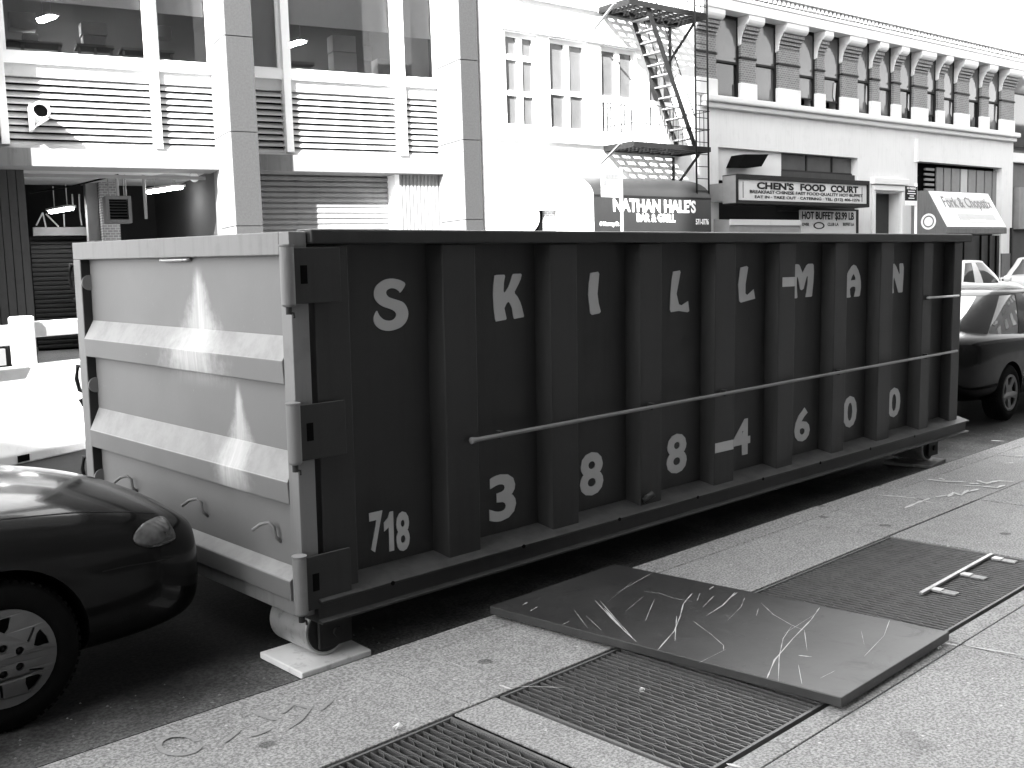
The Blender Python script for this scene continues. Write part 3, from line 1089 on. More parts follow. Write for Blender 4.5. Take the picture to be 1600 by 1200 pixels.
def window_bay(a, b, blinds):
    """a,b: clear span between pillars; mullion spans in u"""
    # sill, panel under the sill, beam
    sl = BX('sill', MAT['whiteframe'], BL, a, b, WD - .10, WD + .15, zS2, zS, .006)
    BX('apron_panel', MAT['slat'], BL, a, b, WD - .02, WD + .14, zLt, zS2 - .001)
    BX('lintel_beam', MAT['beam'], BL, a, b, 1.0, WD + .6, zBb, zBt, .01)
    BX('louvre_sill', MAT['slat'], BL, a, b, WD - .06, WD + .1, zBt + .001, zLb - .001)
    spans, prev = [], a
    for m0, m1 in sorted(dark_m_pairs + white_m_pairs):
        spans.append((prev, m0))
        prev = m1
        BX('mullion', MAT['whiteframe'], BL, m0, m1, WD - .16, WD - .011, zLb, zHead, .006)
        BX('mullion', MAT['whiteframe'], BL, m0, m1, WD - .010, WD + .13, zLb, zHead)
    spans.append((prev, b))
    for si, (s0, s1) in enumerate(spans):
        louvres(s0, s1, BL)
        w = MB()
        t = .07
        w.box(s0, s0 + t, WD, WD + .08, zS, zHead).box(s1 - t, s1, WD, WD + .08, zS, zHead)
        w.box(s0 + t, s1 - t, WD, WD + .08, zS, zS + .05).box(s0 + t, s1 - t, WD, WD + .08, zHead - .05, zHead)
        wo = w.build('window', MAT['whiteframe'], BL)
        BX('pane', MAT['pane'], wo, s0 + t, s1 - t, WD + .035, WD + .041, zS + .05, zHead - .05)
        zb_ = blinds[si]
        MB().box(s0 + t, s1 - t, WD + .10, WD + .104, zb_, zHead).box(s0 + t, s1 - t, WD + .095, WD + .112, zb_ - .03, zb_).build('blind', MAT['blind'], wo)
    BX('upper_wall', MAT['whitewall'], BL, a, b, WD - .1, WD + .4, zHead, TOPZ)
    # office behind the windows
    return spans


def pair(xl, xr, y, d=WD - .1):
    return (FA.u(xl, y, d), FA.u(xr, y, d))


dark_m_pairs, white_m_pairs = [pair(-1, 12, 180)], [pair(239, 251, 180)]
window_bay(p0b - .02, p1a + .02, [FA.z(0, 3, WD), FA.z(113, 2, WD), FA.z(275, 19, WD)])
dark_m_pairs, white_m_pairs = [pair(445, 456, 180)], [pair(622, 634, 180)]
window_bay(p1b - .02, p2a + .02, [zS + .12, FA.z(535, 41, WD), FA.z(655, 56, WD)])
# office shell
OF = MB()
u0, u1 = p0b - .3, p2a + .3
OF.box(u0, u1, 6.0, 6.1, zLt, zHead)
OF.box(u0 - .1, u0, WD + .5, 6.1, zLt, zHead)
OF.box(u1, u1 + .1, WD + .5, 6.1, zLt, zHead)
OF.box(u0, u1, WD + .5, 6.1, zHead, zHead + .1)
OF.box(u0, u1, WD + .5, 6.1, zLb - .3, zLb - .2)
OF.build('office_wall', M('office wall', .30, .9, .15, 1.0), BL)
BX('roof', MAT['ground'], BL, p0a, p2b, WD, 12, TOPZ, TOPZ + .2)
BX('back_wall', MAT['beam'], BL, p0a, p2b, 11.5, 12, 0, TOPZ)
BX('side_wall', MAT['beam'], BL, p2b - .06, p2b - .01, 1.71, 11.9, 0, TOPZ)
BX('side_wall', MAT['beam'], BL, p0a - .4, p0a - .1, -.2, 11.9, 0, TOPZ)


def office_box(px0, px1, py0, py1, d, lab, m='cardboard', dep=.4, skew=0):
    a, b, z0, z1 = FA.rect(px0, px1, py0, py1, d)
    o = MB().box(a, b, d, d + dep, z0, z1).build('storage_box', MAT[m], None, bevel=.01)
    FA.place(o)
    return tag(o, lab, 'box')


def shelf(px0, px1, py, d, lab):
    a, b, z0, z1 = FA.rect(px0, px1, py, py + 4, d)
    t = thing('office_shelf', lab, 'shelf')
    FA.place(t)
    BX('shelf_board', MAT['woodgrey'], t, a, b, d - .05, d + .5, z0, z1)
    for q in (a + .05, (a + b) / 2, b - .05):
        BX('upright', MAT['dimgrey'], t, q - .03, q + .03, d + .06, d + .1, zLb, z0 - .001)
    return z1


shelf(-30, 97, 63, 3.0, 'grey shelf behind the leftmost office window')
shelf(120, 178, 70, 3.0, 'short grey shelf in the middle of the left office window')
shelf(190, 272, 77, 3.0, 'grey shelf behind the narrow office window')
office_box(14, 56, 18, 44, 3.05, 'pale carton on the office shelf beside the lit lamp')
office_box(36, 60, 52, 63, 3.1, 'small pale box low on the leftmost office shelf')
office_box(127, 167, 35, 54, 3.05, 'open carton in the middle of the left office window')
office_box(130, 165, 55, 70, 3.1, 'plastic wrapped bundle on the short office shelf', 'slat')
office_box(245, 268, 40, 58, 3.1, 'small carton behind the narrow office window')
office_box(522, 558, 82, 120, 2.6, 'lower carton of the stack in the second office window')
office_box(520, 556, 55, 81, 2.6, 'upper carton of the stack in the second office window')
office_box(568, 581, 72, 95, 2.7, 'white paper sheet pinned beside the carton stack', 'slat', .02)
office_box(455, 492, 96, 101, 2.7, 'narrow ledge board at the left of the second office window', 'woodgrey', .3)
office_box(590, 612, 92, 118, 2.7, 'low grey carton at the right of the second office window')


def lamp(fr, p0, p1, d, lab, d2=None, hang=True, r=.05, house=True):
    a = fr.uz(*p0, d)
    b = fr.uz(*p1, d2 if d2 is not None else d)
    t = thing('fluorescent_lamp', lab, 'lamp')
    fr.place(t)
    A, B = Vector((a[0], d, a[1])), Vector((b[0], d2 if d2 is not None else d, b[1]))
    MB().bar(A, B, .14, .05).build('lamp_tube', MAT['tube_light'], t, bevel=.02)
    up = Vector((0, 0, .06))
    MB().bar(A + up, B + up, .26, .05).build('lamp_housing', MAT['slat'], t)
    if hang:
        for q in (.2, .8):
            c = A.lerp(B, q) + Vector((0, 0, .085))
            MB().tube([c, c + Vector((0, 0, .5))], .012, 6).build('hanger', MAT['slat'], t)
    return t


lamp(FA, (63, 34), (84, 26), 4.6, 'lit lamp behind the leftmost office window', 3.8)
lamp(FA, (448, 73), (475, 65), 4.6, 'lit lamp behind the second office window', 3.8)

# ---- shutter bay
sh0, sh1 = FA.u(398, 310, 1.7), FA.u(607, 310, 1.7)
shb = BX('roller_shutter', MAT['dimgrey'], BL, p1b - .02, sh1, 1.74, 1.78, 0, zBb)
ht = abs(FA.z(500, 300, 1.7) - FA.z(500, 308.5, 1.7))
me, z = None, zBb - ht
while z > .5:
    if me is None:
        o = MB().prism([(1.735, 0), (1.70, ht * .15), (1.70, ht * .62), (1.735, ht * .97)], 0, p1b - .02, sh1).build('shutter_slat', MAT['shutter'], shb)
        me = o.data
    else:
        o = bpy.data.objects.new('shutter_slat', me)
        COL.objects.link(o)
        o.parent = shb
    o.location.z = z
    z -= ht
BX('jamb', MAT['whiteframe'], BL, sh1 + .001, sh1 + .10, 1.262, 1.79, 0, zBb)
cp0, cp1 = sh1 + .101, FA.u(699, 310, 1.25)
cpn = BX('corrugated_panel', MAT['corrug'], BL, cp0, cp1, 1.29, 1.33, 0, zBb)
me, nn = None, 13
wv = (cp1 - cp0) / nn
for i in range(nn):
    if me is None:
        o = MB().prism([(0.0, 1.289), (wv * .12, 1.262), (wv * .55, 1.262), (wv * .67, 1.289)], 2, 0, zBb - .002).build('panel_rib', MAT['corrug'], cpn)
        me = o.data
    else:
        o = bpy.data.objects.new('panel_rib', me)
        COL.objects.link(o)
        o.parent = cpn
    o.location.x = cp0 + wv * i
BX('jamb', MAT['granite_lit'], BL, cp1, p2a + .02, 1.26, 1.5, 0, zBb)

# ---- open garage bay
g0, g1 = p0b - .02, p1a + .02
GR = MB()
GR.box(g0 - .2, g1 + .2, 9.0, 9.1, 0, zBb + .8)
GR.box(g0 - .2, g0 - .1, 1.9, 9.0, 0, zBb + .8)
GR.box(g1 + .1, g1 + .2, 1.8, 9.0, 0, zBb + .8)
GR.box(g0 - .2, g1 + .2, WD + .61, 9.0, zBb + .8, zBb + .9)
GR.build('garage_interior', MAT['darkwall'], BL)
BX('track_rail', MAT['dimgrey'], BL, g0, g1 - .1, 1.9, 1.96, zBb - .12, zBb - .05)
bd1 = FA.u(47, 390, 1.7)
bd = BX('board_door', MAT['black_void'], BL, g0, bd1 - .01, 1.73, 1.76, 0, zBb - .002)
nb = 6
bw_ = (bd1 - g0) / nb
for i in range(nb):
    BX('board', MAT['darkboard'], bd, g0 + i * bw_ + .006, g0 + (i + 1) * bw_ - .006, 1.70, 1.729, 0.02, zBb - .004, .004)
a, b, z0, z1 = FA.rect(52, 140, 368, 505, 7.0)
ird = BX('inner_shutter', MAT['black_void'], BL, a, b + .3, 7.03, 7.06, .1, z1)
z = z1 - .11
while z > .3:
    MB().prism([(7.029, 0), (7.0, .02), (7.0, .07), (7.029, .105)], 0, a, b + .3).build('shutter_slat', MAT['darkboard'], ird)
    z -= .11
for q, ch in enumerate([c for c in ird.children]):
    ch.location.z = z1 - .11 * (q + 1)
a, b, z0, z1 = FA.rect(52, 138, 355, 368, 6.7)
BX('header_beam', MAT['dimgrey'], BL, a, b + .2, 6.7, 6.9, z0, z1)
for (x0, y0, x1, y1) in ((67, 332, 72, 355), (67, 332, 57, 352), (72, 334, 92, 354), (100, 334, 101, 354), (125, 330, 128, 352), (113, 303, 115, 330), (124, 303, 125, 330)):
    c0, c1 = FA.uz(x0, y0, 6.9), FA.uz(x1, y1, 6.9)
    MB().tube([(c0[0], 6.95, c0[1]), (c1[0], 6.95, c1[1])], .02, 6).build('brace', MAT['slat'], BL)
a, b, z0, z1 = FA.rect(136, 154, 275, 380, 5.5)
BX('column', MAT['dimgrey'], BL, a, b, 5.5, 5.9, 0.1, zBb + .79)
a, b, z0, z1 = FA.rect(158, 186, 275, 380, 5.2)
BX('column', MAT['brick'], BL, a, b, 5.2, 5.6, 0.1, zBb + .79)
for x in (182, 224, 195):
    c0 = FA.uz(x, 275, 3.4)
    MB().tube([(c0[0], 3.4, zBb + .78), (c0[0], 3.4, FA.z(x, 342 if x == 224 else 306, 3.4))], .035 if x != 195 else .015, 8).build('pipe', MAT['dimgrey'], BL, smooth=True)
c0, c1 = FA.uz(48, 302, 2.2), FA.uz(185, 273, 2.2)
MB().tube([(c0[0], 2.2, c0[1]), ((c0[0] + c1[0]) / 2, 2.2, (c0[1] + c1[1]) / 2 - .03), (c1[0], 2.2, c1[1])], .02, 6).build('cable', MAT['black_void'], BL)
hz = thing('unit_heater', 'louvred square heater unit hanging inside the open garage', 'heater')
FA.place(hz)
a, b, z0, z1 = FA.rect(166, 206, 306, 348, 3.6)
MB().box(a, a + .07, 3.6, 4.1, z0, z1).box(b - .07, b, 3.6, 4.1, z0, z1).box(a + .07, b - .07, 3.6, 4.1, z0, z0 + .07).box(a + .07, b - .07, 3.6, 4.1, z1 - .07, z1).build('casing', MAT['beam'], hz)
BX('back', MAT['black_void'], hz, a + .07, b - .07, 3.75, 3.8, z0 + .07, z1 - .07)
for k in range(7):
    zz = z0 + .07 + (z1 - z0 - .14) * (k + .3) / 7
    MB().bar((a + .07, 3.66, zz), (b - .07, 3.66, zz), .06, .008, (0, -.5, 1)).build('vane', MAT['darkboard'], hz)
for q in (.2, .8):
    MB().tube([(a + (b - a) * q, 3.85, z1), (a + (b - a) * q, 3.85, zBb + .79)], .012, 6).build('hanger', MAT['dimgrey'], hz)
lamp(FA, (79, 332), (112, 326), 6.0, 'lit lamp deep in the open garage above the inner shutter', 5.4)
lamp(FA, (232, 301), (283, 293), 4.4, 'lit hanging lamp in the middle of the open garage', 3.4)
lamp(FA, (309, 327), (338, 325), 4.6, 'lit lamp beside the right pillar inside the open garage', 4.4)
rv = MB().lathe([(0, .001), (0, .085), (.03, .10), (.06, .085), (.06, .001)], 20, 'y').build('round_lamp', MAT['paperwhite'], None, smooth=False)
c0 = FA.uz(304, 277, 2.3)
rv.location = FA.o + FA.du * c0[0] + FA.dn * 2.3 + Vector((0, 0, c0[1]))
rv.rotation_euler = (0, 0, FA.yaw)
tag(rv, 'round white fixture under the garage lintel by the right pillar', 'fixture')

# exhaust pipe sticking out of the louvres
c0 = FA.uz(66, 172, .55)
vp = thing('exhaust_pipe', 'pale exhaust pipe sticking out of the left louvre band', 'pipe')
FA.place(vp)
r = .155
MB().lathe([(.0, r * .86), (.0, r), (.04, r * 1.06), (.08, r), (.80, r), (.80, r * .86), (.0, r * .86)], 24, 'y', (c0[0] - .02, .52, c0[1])).build('pipe', MAT['whiteframe'], vp, smooth=False)
MB().lathe([(.25, .001), (.25, r * .88)], 24, 'y', (c0[0] - .02, .52, c0[1])).build('pipe_inside', MAT['black_void'], vp)
BX('bracket', MAT['whiteframe'], vp, c0[0] - .20, c0[0] - .14, .65, 1.2, c0[1] - .32, c0[1] + .12)
MB().bar((c0[0] - .17, .80, c0[1] - .30), (c0[0] + .10, .62, c0[1] - .14), .03, .03).build('strut', MAT['whiteframe'], vp)

# ================================================================ white painted building with fire escape (frame GA)
BW = thing('white_building', 'bright white painted building with tall paired windows beside the fire escape', 'building')
GA.place(BW)


def z3(x, y):
    return 740 + x / 3.157, y / 3.157


mu0, mu1 = GA.u(752, 180), GA.u(1086, 150)
wz0, wz1 = GA.z(*z3(250, 628)), GA.z(*z3(250, 163))
wins = []
for xl, xr in ((160, 322), (378, 568), (632, 810), (868, 1010)):
    ym = 420 + (xl - 160) * .08
    a, b = GA.u(*z3(xl, ym)), GA.u(*z3(xr, ym))
    wins.append((a, b))
sillz = GA.z(*z3(380, 690))
dz0 = GA.z(842, 370)
# masonry between the openings
pr = mu0
for a, b in wins + [(mu1, mu1)]:
    if a > pr:
        BX('wall_pier', MAT['whitewall'], BW, pr, a, 0, .5, wz0, wz1)
    pr = b
BX('upper_wall', MAT['whitewall'], BW, mu0, mu1, 0.0, .5, wz1, 16)
dA, dB, dzb, dzt = GA.rect(813, 873, 328, 375)
BX('lower_wall', MAT['whitewall'], BW, mu0, dA, 0.0, .5, 0, wz0)
BX('lower_wall', MAT['whitewall'], BW, dB, mu1, 0.0, .5, 0, wz0)
BX('lower_wall', MAT['whitewall'], BW, dA, dB, 0.0, .5, dzt, wz0)
BX('sill_course', MAT['whitewall'], BW, mu0 + .3, wins[1][1] + .35, -.09, -.001, sillz - .06, sillz + .07, .01)
BX('string_course', MAT['whitewall'], BW, mu0, wins[1][1] + .3, -.10, -.001, GA.z(*z3(400, 22)), GA.z(*z3(400, 8)), .01)
BX('lintel_course', MAT['whitewall'], BW, wins[0][0] - .1, wins[2][1] + .1, -.07, -.001, wz1 + .02, wz1 + .18, .01)
BX('back_wall', MAT['beam'], BW, mu0, mu1, 10, 10.4, 0, 16)
BX('roof', MAT['ground'], BW, mu0, mu1, .5, 10, 15.8, 16)
for i, (a, b) in enumerate(wins):
    w = MB()
    t = .09
    mid = (a + b) / 2
    zr = wz0 + (wz1 - wz0) * (.36 if i == 0 else .42)
    w.box(a, a + t, .10, .2, wz0, wz1).box(b - t, b, .10, .2, wz0, wz1).box(a + t, b - t, .10, .2, wz0, wz0 + .08).box(a + t, b - t, .10, .2, wz1 - .1, wz1)
    w.box(mid - .07, mid + .07, .08, .2, wz0 + .081, wz1 - .101)
    w.box(a + t, mid - .071, .09, .2, zr - .05, zr + .06).box(mid + .071, b - t, .09, .2, zr - .05, zr + .06)
    zt2 = wz0 + (wz1 - wz0) * .74
    if i == 0:
        w.box(a + t, mid - .071, .09, .2, zt2 - .06, zt2 + .06).box(mid + .071, b - t, .09, .2, zt2 - .06, zt2 + .06)
    wo = w.build('window', MAT['whiteframe'], BW)
    for q0, q1 in ((a + t, mid - .07), (mid + .07, b - t)):
        BX('pane', MAT['dusty'], wo, q0, q1, .15, .155, wz0 + .08, zr - .05)
        BX('pane', MAT['dusty'], wo, q0, q1, .15, .155, zr + .06, wz1 - .1)
    if i in (1,):
        for q0, q1 in ((a + t, mid - .07), (mid + .07, b - t)):
            for k in range(5):
                x = q0 + (q1 - q0) * (k + .5) / 5
                MB().lathe([(wz0 + .1, .06), (zr - .06, .05)], 8, 'z', (x, .25, 0)).build('curtain_fold', MAT['blind'], wo, smooth=True)
    if i in (2, 3):
        for k in range(9):
            x = a + t + (b - a - 2 * t) * (k + .5) / 9
            BX('railing_glare_bar', MAT['whiteframe'], wo, x - .02, x + .02, .02, .05, wz0 + .02, zr - .12)  # white bars standing in for sun glare on the fire escape railing
        BX('railing_glare_bar', MAT['whiteframe'], wo, a + .02, b - .02, .01, .04, zr - .12, zr - .08)
    BX('room_back', M('room grey', .85, .9, .25, 1.5), wo, a - .3, b + .3, .34, .37, wz0 - .5, wz1 + .3)
# ground-floor recess with round sign
BX('recess_back', MAT['beam'], BW, dA, dB, .45, .5, 0, dzt)
BX('recess_post', MAT['black_void'], BW, dA + (dB - dA) * .60, dA + (dB - dA) * .72, .20, .44, 0, dzt - .001)
BX('recess_pier', MAT['brick'], BW, dA + (dB - dA) * .72, dB, .12, .44, 0, dzt - .001)
BX('recess_panel', MAT['signface'], BW, dA, dA + (dB - dA) * .36, .22, .26, 0, dzt - .001)
rs = MB().lathe([(0, .001), (0, .40), (.03, .40)], 32, 'y').build('round_sign', MAT['paperwhite'], None)
c0 = GA.uz(823, 337, .15)
rs.location = GA.o + GA.du * c0[0] + GA.dn * .15 + Vector((0, 0, c0[1]))
rs.rotation_euler = (0, 0, GA.yaw)
tag(rs, 'round white sign in the low recess of the white building', 'sign')

# ---- bar awning
AD = -1.15
a0, a1 = GA.u(927, 335, AD), GA.u(1110, 335, AD)
az0, az1, az2 = GA.z(1020, 362, AD), GA.z(1020, 308, AD), GA.z(1020, 289, AD)
AW = thing('bar_awning', 'black canvas bar awning with white lettering under the fire escape', 'awning')
GA.place(AW)
hh = az2 - az1
profA = [(0.0, az0), (AD, az0), (AD, az1)] + [(AD + (abs(AD)) * (1 - math.cos(q)), az1 + (hh + .25) * math.sin(q)) for q in [k * math.pi / 2 / 8 for k in range(1, 9)]]
awo = MB().prism([(y - .02, z) for y, z in profA], 0, a0, a1).build('canvas', MAT['awning'], AW)
smooth_by_angle(awo, 30)
MB().prism([(y - .02, z) for y, z in profA], 0, a0 - .02, a0 - .002).build('sun_white_end_panel', MAT['paperwhite'], AW)  # white end: sun glare on the awning put into the colour
BX('seam', MAT['signframe'], AW, a0, a1, AD - .03, AD - .021, az1 - .02, az1 + .02)


def gtext(body, xl, xr, yt, yb, d, m, parent, nm='lettering', bold=.02):
    a, b, z0, z1 = GA.rect(xl, xr, yt, yb, d)
    return text(body, nm, MAT[m], parent, a, b, z0, z1, d - .006, bold)


gtext("NATHAN HALE'S", 958, 1087, 311, 332, AD - .02, 'paperwhite', AW, bold=.035)
gtext("BAR & GRILL", 995, 1055, 334, 347, AD - .02, 'paperwhite', AW, bold=.035)
gtext("571-0776", 1087, 1107, 342, 351, AD - .02, 'paperwhite', AW)
gtext("6 Murray St", 937, 967, 346, 355, AD - .02, 'paperwhite', AW, bold=.03)
for k in range(14):
    x = a0 + (a1 - a0) * (k + .5) / 14
    MB().prism([(x - (a1 - a0) / 30, az0), (x + (a1 - a0) / 30, az0), (x, az0 - .14)], 1, AD - .018, AD - .012).build('scallop', MAT['awning'], AW)

# ---- parking sign on a pole
PS = thing('parking_sign', 'square white parking sign on a thin pole in front of the awning', 'sign')
GA.place(PS)
d = -2.6
a, b, z0, z1 = GA.rect(939, 971, 264, 308, d)
BX('sign_plate', MAT['paperwhite'], PS, a, b, d - .012, d, z0, z1, .004)
BX('sign_print', MAT['beam'], PS, a + .12, b - .08, d - .016, d - .0125, z0 + (z1 - z0) * .62, z0 + (z1 - z0) * .82)
BX('sign_print', MAT['beam'], PS, a + .06, a + .16, d - .016, d - .0125, z0 + (z1 - z0) * .38, z0 + (z1 - z0) * .58)
c0 = GA.u(973, 320, d)
MB().tube([(c0, d + .03, .26), (c0, d + .03, z1 + .05)], .035, 10).build('pole', MAT['dimgrey'], PS, smooth=True)

# ---- fire escape
FE = thing('fire_escape', 'black iron fire escape with steep stair and drop ladder on the white building', 'fire escape')
GA.place(FE)
IR = MAT['iron']


def platform(xl, yl, xr, yr, lab, rail):
    D = -1.0
    z = GA.z(xr, yr, D)
    ua, ub = GA.u(xl, yl, 0), GA.u(xr, yr, D)
    pf = MB().box(ua, ub, D - .04, D, z - .06, z + .06).box(ua, ub, -.06, -.01, z - .07, z + .07).box(ua, ua + .05, D + .001, -.061, z - .07, z + .07).box(ub - .05, ub, D + .001, -.061, z - .07, z + .07).build('platform_frame', IR, FE)
    n = 7
    for k in range(n):
        y = D + .06 + (abs(D) - .18) * k / (n - 1)
        BX('platform_slat', IR, pf, ua + .051, ub - .051, y, y + .055, z + .02, z + .045)
    m = 7
    for k in range(1, m):
        x = ua + (ub - ua) * k / m
        BX('cross_bar', IR, pf, x - .03, x + .03, D + .001, -.061, z - .05, z + .019)
    if rail:
        rl = MB()
        for zz in (.95, .5):
            rl.tube([(ua, -.02, z + zz), (ua, D, z + zz), (ub, D, z + zz), (ub, -.02, z + zz)], .011, 6)
        rl.build('railing', IR, FE)
        k = 0
        x = ua
        while x < ub:
            MB().tube([(x, D, z + .07), (x, D, z + .95)], .010, 5).build('baluster', IR, FE)
            x += .16
    for x in (ub - .3,):
        MB().bar((x, -.02, z - .95), (x, D + .1, z - .12), .05, .05).build('bracket', IR, FE)
        BX('bracket_post', IR, FE, x - .03, x + .03, -.05, -.005, z - 1.2, z - .1)
    return ua, ub, z


pA = platform(935, 21, 1104, 26, '', True)
pB = platform(943, 240, 1109, 234, '', True)
for (x0, y0, x1, y1, d) in ((928, 46, 961, 5, -1.3), (939, 256, 970, 224, -1.3)):
    c0, c1 = GA.uz(x0, y0, -.05), GA.uz(x1, y1, -1.06)
    MB().bar((c0[0], -.05, c0[1]), (c1[0], -1.06, c1[1]), .06, .03).build('diagonal_stay', MAT['dimgrey'], FE)
sA, sB = (985, 21, 1060, 225, -.38), (1011, 18, 1086, 227, -.95)
st_pts = []
for x0, y0, x1, y1, d in (sA, sB):
    c0, c1 = GA.uz(x0, y0, d), GA.uz(x1, y1, d)
    st_pts.append(((c0[0], d, pA[2]), (c1[0], d, pB[2] + .02)))
uu0 = (st_pts[0][0][0] + st_pts[1][0][0]) / 2
uu1 = (st_pts[0][1][0] + st_pts[1][1][0]) / 2
for d in (-.38, -.95):
    MB().bar((uu0, d, pA[2]), (uu1, d, pB[2] + .03), .03, .13).build('stringer', IR, FE)
    MB().tube([(uu0, d, pA[2] + .75), (uu1, d, pB[2] + .8)], .014, 6).build('stair_rail', IR, FE)
nt = 13
for k in range(1, nt):
    q = k / nt
    x, z = uu0 + (uu1 - uu0) * q, pA[2] + (pB[2] - pA[2]) * q
    BX('tread', MAT['dimgrey'], FE, x - .09, x + .09, -.935, -.395, z - .015, z + .015)
la, lb = GA.u(1087, 150, -1.12), GA.u(1106, 150, -1.12)
zl0, zl1 = GA.z(1098, 342, -1.12), pA[2] + 3.0
for x in (la, lb):
    MB().tube([(x, -1.12, zl0), (x, -1.12, zl1)], .024, 8).build('ladder_rail', IR, FE, smooth=True)
z = zl0 + .1
while z < zl1:
    MB().tube([(la, -1.12, z), (lb, -1.12, z)], .011, 6).build('rung', IR, FE)
    z += .30

# ================================================================ food court building (frame GA)
BC = thing('food_court_building', 'pale two-storey building with brick piers, corbels and a heavy cornice', 'building')
GA.place(BC)


def z4(x, y):
    return 1080 + x / 3.077, y / 3.077


cu0, cu1 = mu1, GA.u(1584, 200)
zl_t, zl_b = GA.z(*z4(800, 545), -.12), GA.z(*z4(800, 572), -.12)      # sill ledge
zf = GA.z(*z4(800, 195))                                               # underside of frieze
BX('ledge', MAT['creamtrim'], BC, cu0 + .25, cu1 + .05, -.26, .3, zl_b, zl_t, .04)
BX('ledge_moulding', MAT['creamtrim'], BC, cu0 + .25, cu1, -.14, .3, zl_b - .14, zl_b - .001, .03)


def zy(x, top):
    """y in the zoomed picture of the window mid-line at x"""
    return 330 + (x - 170) * .155


piers = [(20, 120), (240, 310), (420, 520), (605, 640), (725, 800), (868, 905), (972, 1005), (1070, 1135), (1187, 1215), (1275, 1335), (1395, 1430), (1490, 1552)]
spans = []
for xl, xr in piers:
    a, b = GA.u(*z4(xl, zy(xl, 0))), GA.u(*z4(xr, zy(xr, 0)))
    spans.append((a, b))
H = zf - zl_t
for a, b in spans:
    pb = BX('pier', MAT['brick'], BC, a, b, 0.0, .45, zl_t + H * .21, zf - H * .285)
    BX('pier_base', MAT['creamtrim'], BC, a - .03, b + .03, -.04, .45, zl_t + .001, zl_t + H * .21 - .001, .02)
    BX('pier_band', MAT['signframe'], BC, a - .02, b + .02, -.03, .40, zl_t + H * .50, zl_t + H * .525)
    for k in range(4):                                                  # stepped brick corbel
        z0 = zf - H * .285 + k * H * .042
        BX('corbel_course', MAT['brick'], BC, a, b, -.03 - .05 * k, .42, z0 + .001, z0 + H * .032)
        BX('corbel_joint', MAT['signframe'], BC, a + .01, b - .01, -.01 - .05 * k, .40, z0 + H * .0321, z0 + H * .0419)
    MB().prism([(.4, zf), (-.32, zf), (-.32, zf - H * .06), (-.29, zf - H * .09), (-.22, zf - H * .112), (.4, zf - H * .112)], 0, a - .03, b + .03).build('corbel', MAT['creamtrim'], BC, bevel=.02)
    MB().prism([(.2, zf - H * .1125), (-.20, zf - H * .1125), (-.10, zf - H * .18), (-.04, zf - H * .25), (-.015, zf - H * .33), (.2, zf - H * .36)], 0, a - .04, a - .001).build('corbel_lit_side', MAT['creamtrim'], BC, bevel=.008)  # curved corbel side, its sunlit white put into the colour
for i in range(len(spans) - 1):
    a, b = spans[i][1], spans[i + 1][0]
    w = MB()
    t = .07
    zm = zl_t + H * (.44 + .03 * math.sin(i * 2.1))
    w.box(a, a + t, .08, .18, zl_t, zf).box(b - t, b, .08, .18, zl_t, zf).box(a + t, b - t, .08, .18, zl_t, zl_t + .07).box(a + t, b - t, .08, .18, zf - .08, zf).box(a + t, b - t, .07, .16, zm - .03, zm + .03)
    wo = w.build('window', MAT['signframe'], BC)
    BX('pane', MAT['glassgrey'], wo, a + t, b - t, .10, .112, zm + .03, zf - .08)
    low = zl_t + .07
    if i in (2, 3, 7):                                                  # sash raised a little
        low = zl_t + H * .14
        BX('sash_rail', MAT['signframe'], wo, a + t, b - t, .10, .15, low - .04, low)
        BX('opening', MAT['black_void'], wo, a + t, b - t, .5, .52, zl_t, low + .1)
    BX('pane', MAT['glassgrey'] if i % 3 else MAT['glassdark'], wo, a + t, b - t, .135, .147, low, zm - .03)
    if i in (3, 4, 6, 8, 10):                                           # curtain gathered behind the glass
        x = a + (b - a) * (.68 if i % 2 else .8)
        MB().prism([(x, zl_t + H * .2), (x + .10, zl_t + H * .15), (x + .16, zm - .1), (x + .04, zm - .1)], 1, .118, .124).build('curtain', MAT['blind'], wo)
# frieze, cornice with dentils, parapet
zc = GA.z(*z4(1100, 150), -.44)
BX('frieze', MAT['creamtrim'], BC, cu0, cu1, -.34, .45, zf + .001, zc - .25)
BX('cornice', MAT['creamtrim'], BC, cu0, cu1 + .1, -.38, .45, zc - .249, zc - .14, .02)
dn = MB()
x = cu0
while x < cu1 + .1:
    dn.box(x, x + .10, -.44, -.381, zc - .13, zc - .02)
    x += .20
dn.build('dentils', MAT['creamtrim'], BC, kind='stuff')
BX('cornice_back', MAT['beam'], BC, cu0, cu1 + .2, -.38, .45, zc - .139, zc - .005)
BX('cornice_top', MAT['creamtrim'], BC, cu0, cu1 + .3, -.50, .45, zc, zc + .12, .02)
BX('parapet', MAT['creamtrim'], BC, cu0, cu1, -.10, .4, zc + .161, zc + 1.2)
BX('roof', MAT['ground'], BC, cu0, cu1, .46, 11, zc - .1, zc)
BX('back_wall', MAT['cream'], BC, cu0, cu1, 11, 11.4, 0, zc)
BX('side_wall', MAT['cream'], BC, cu1 - .4, cu1 - .001, .46, 10.9, 0, zc - .2)
BX('inside_wall', MAT['darkwall'], BC, cu0, cu1, 1.6, 1.7, 0, zf)
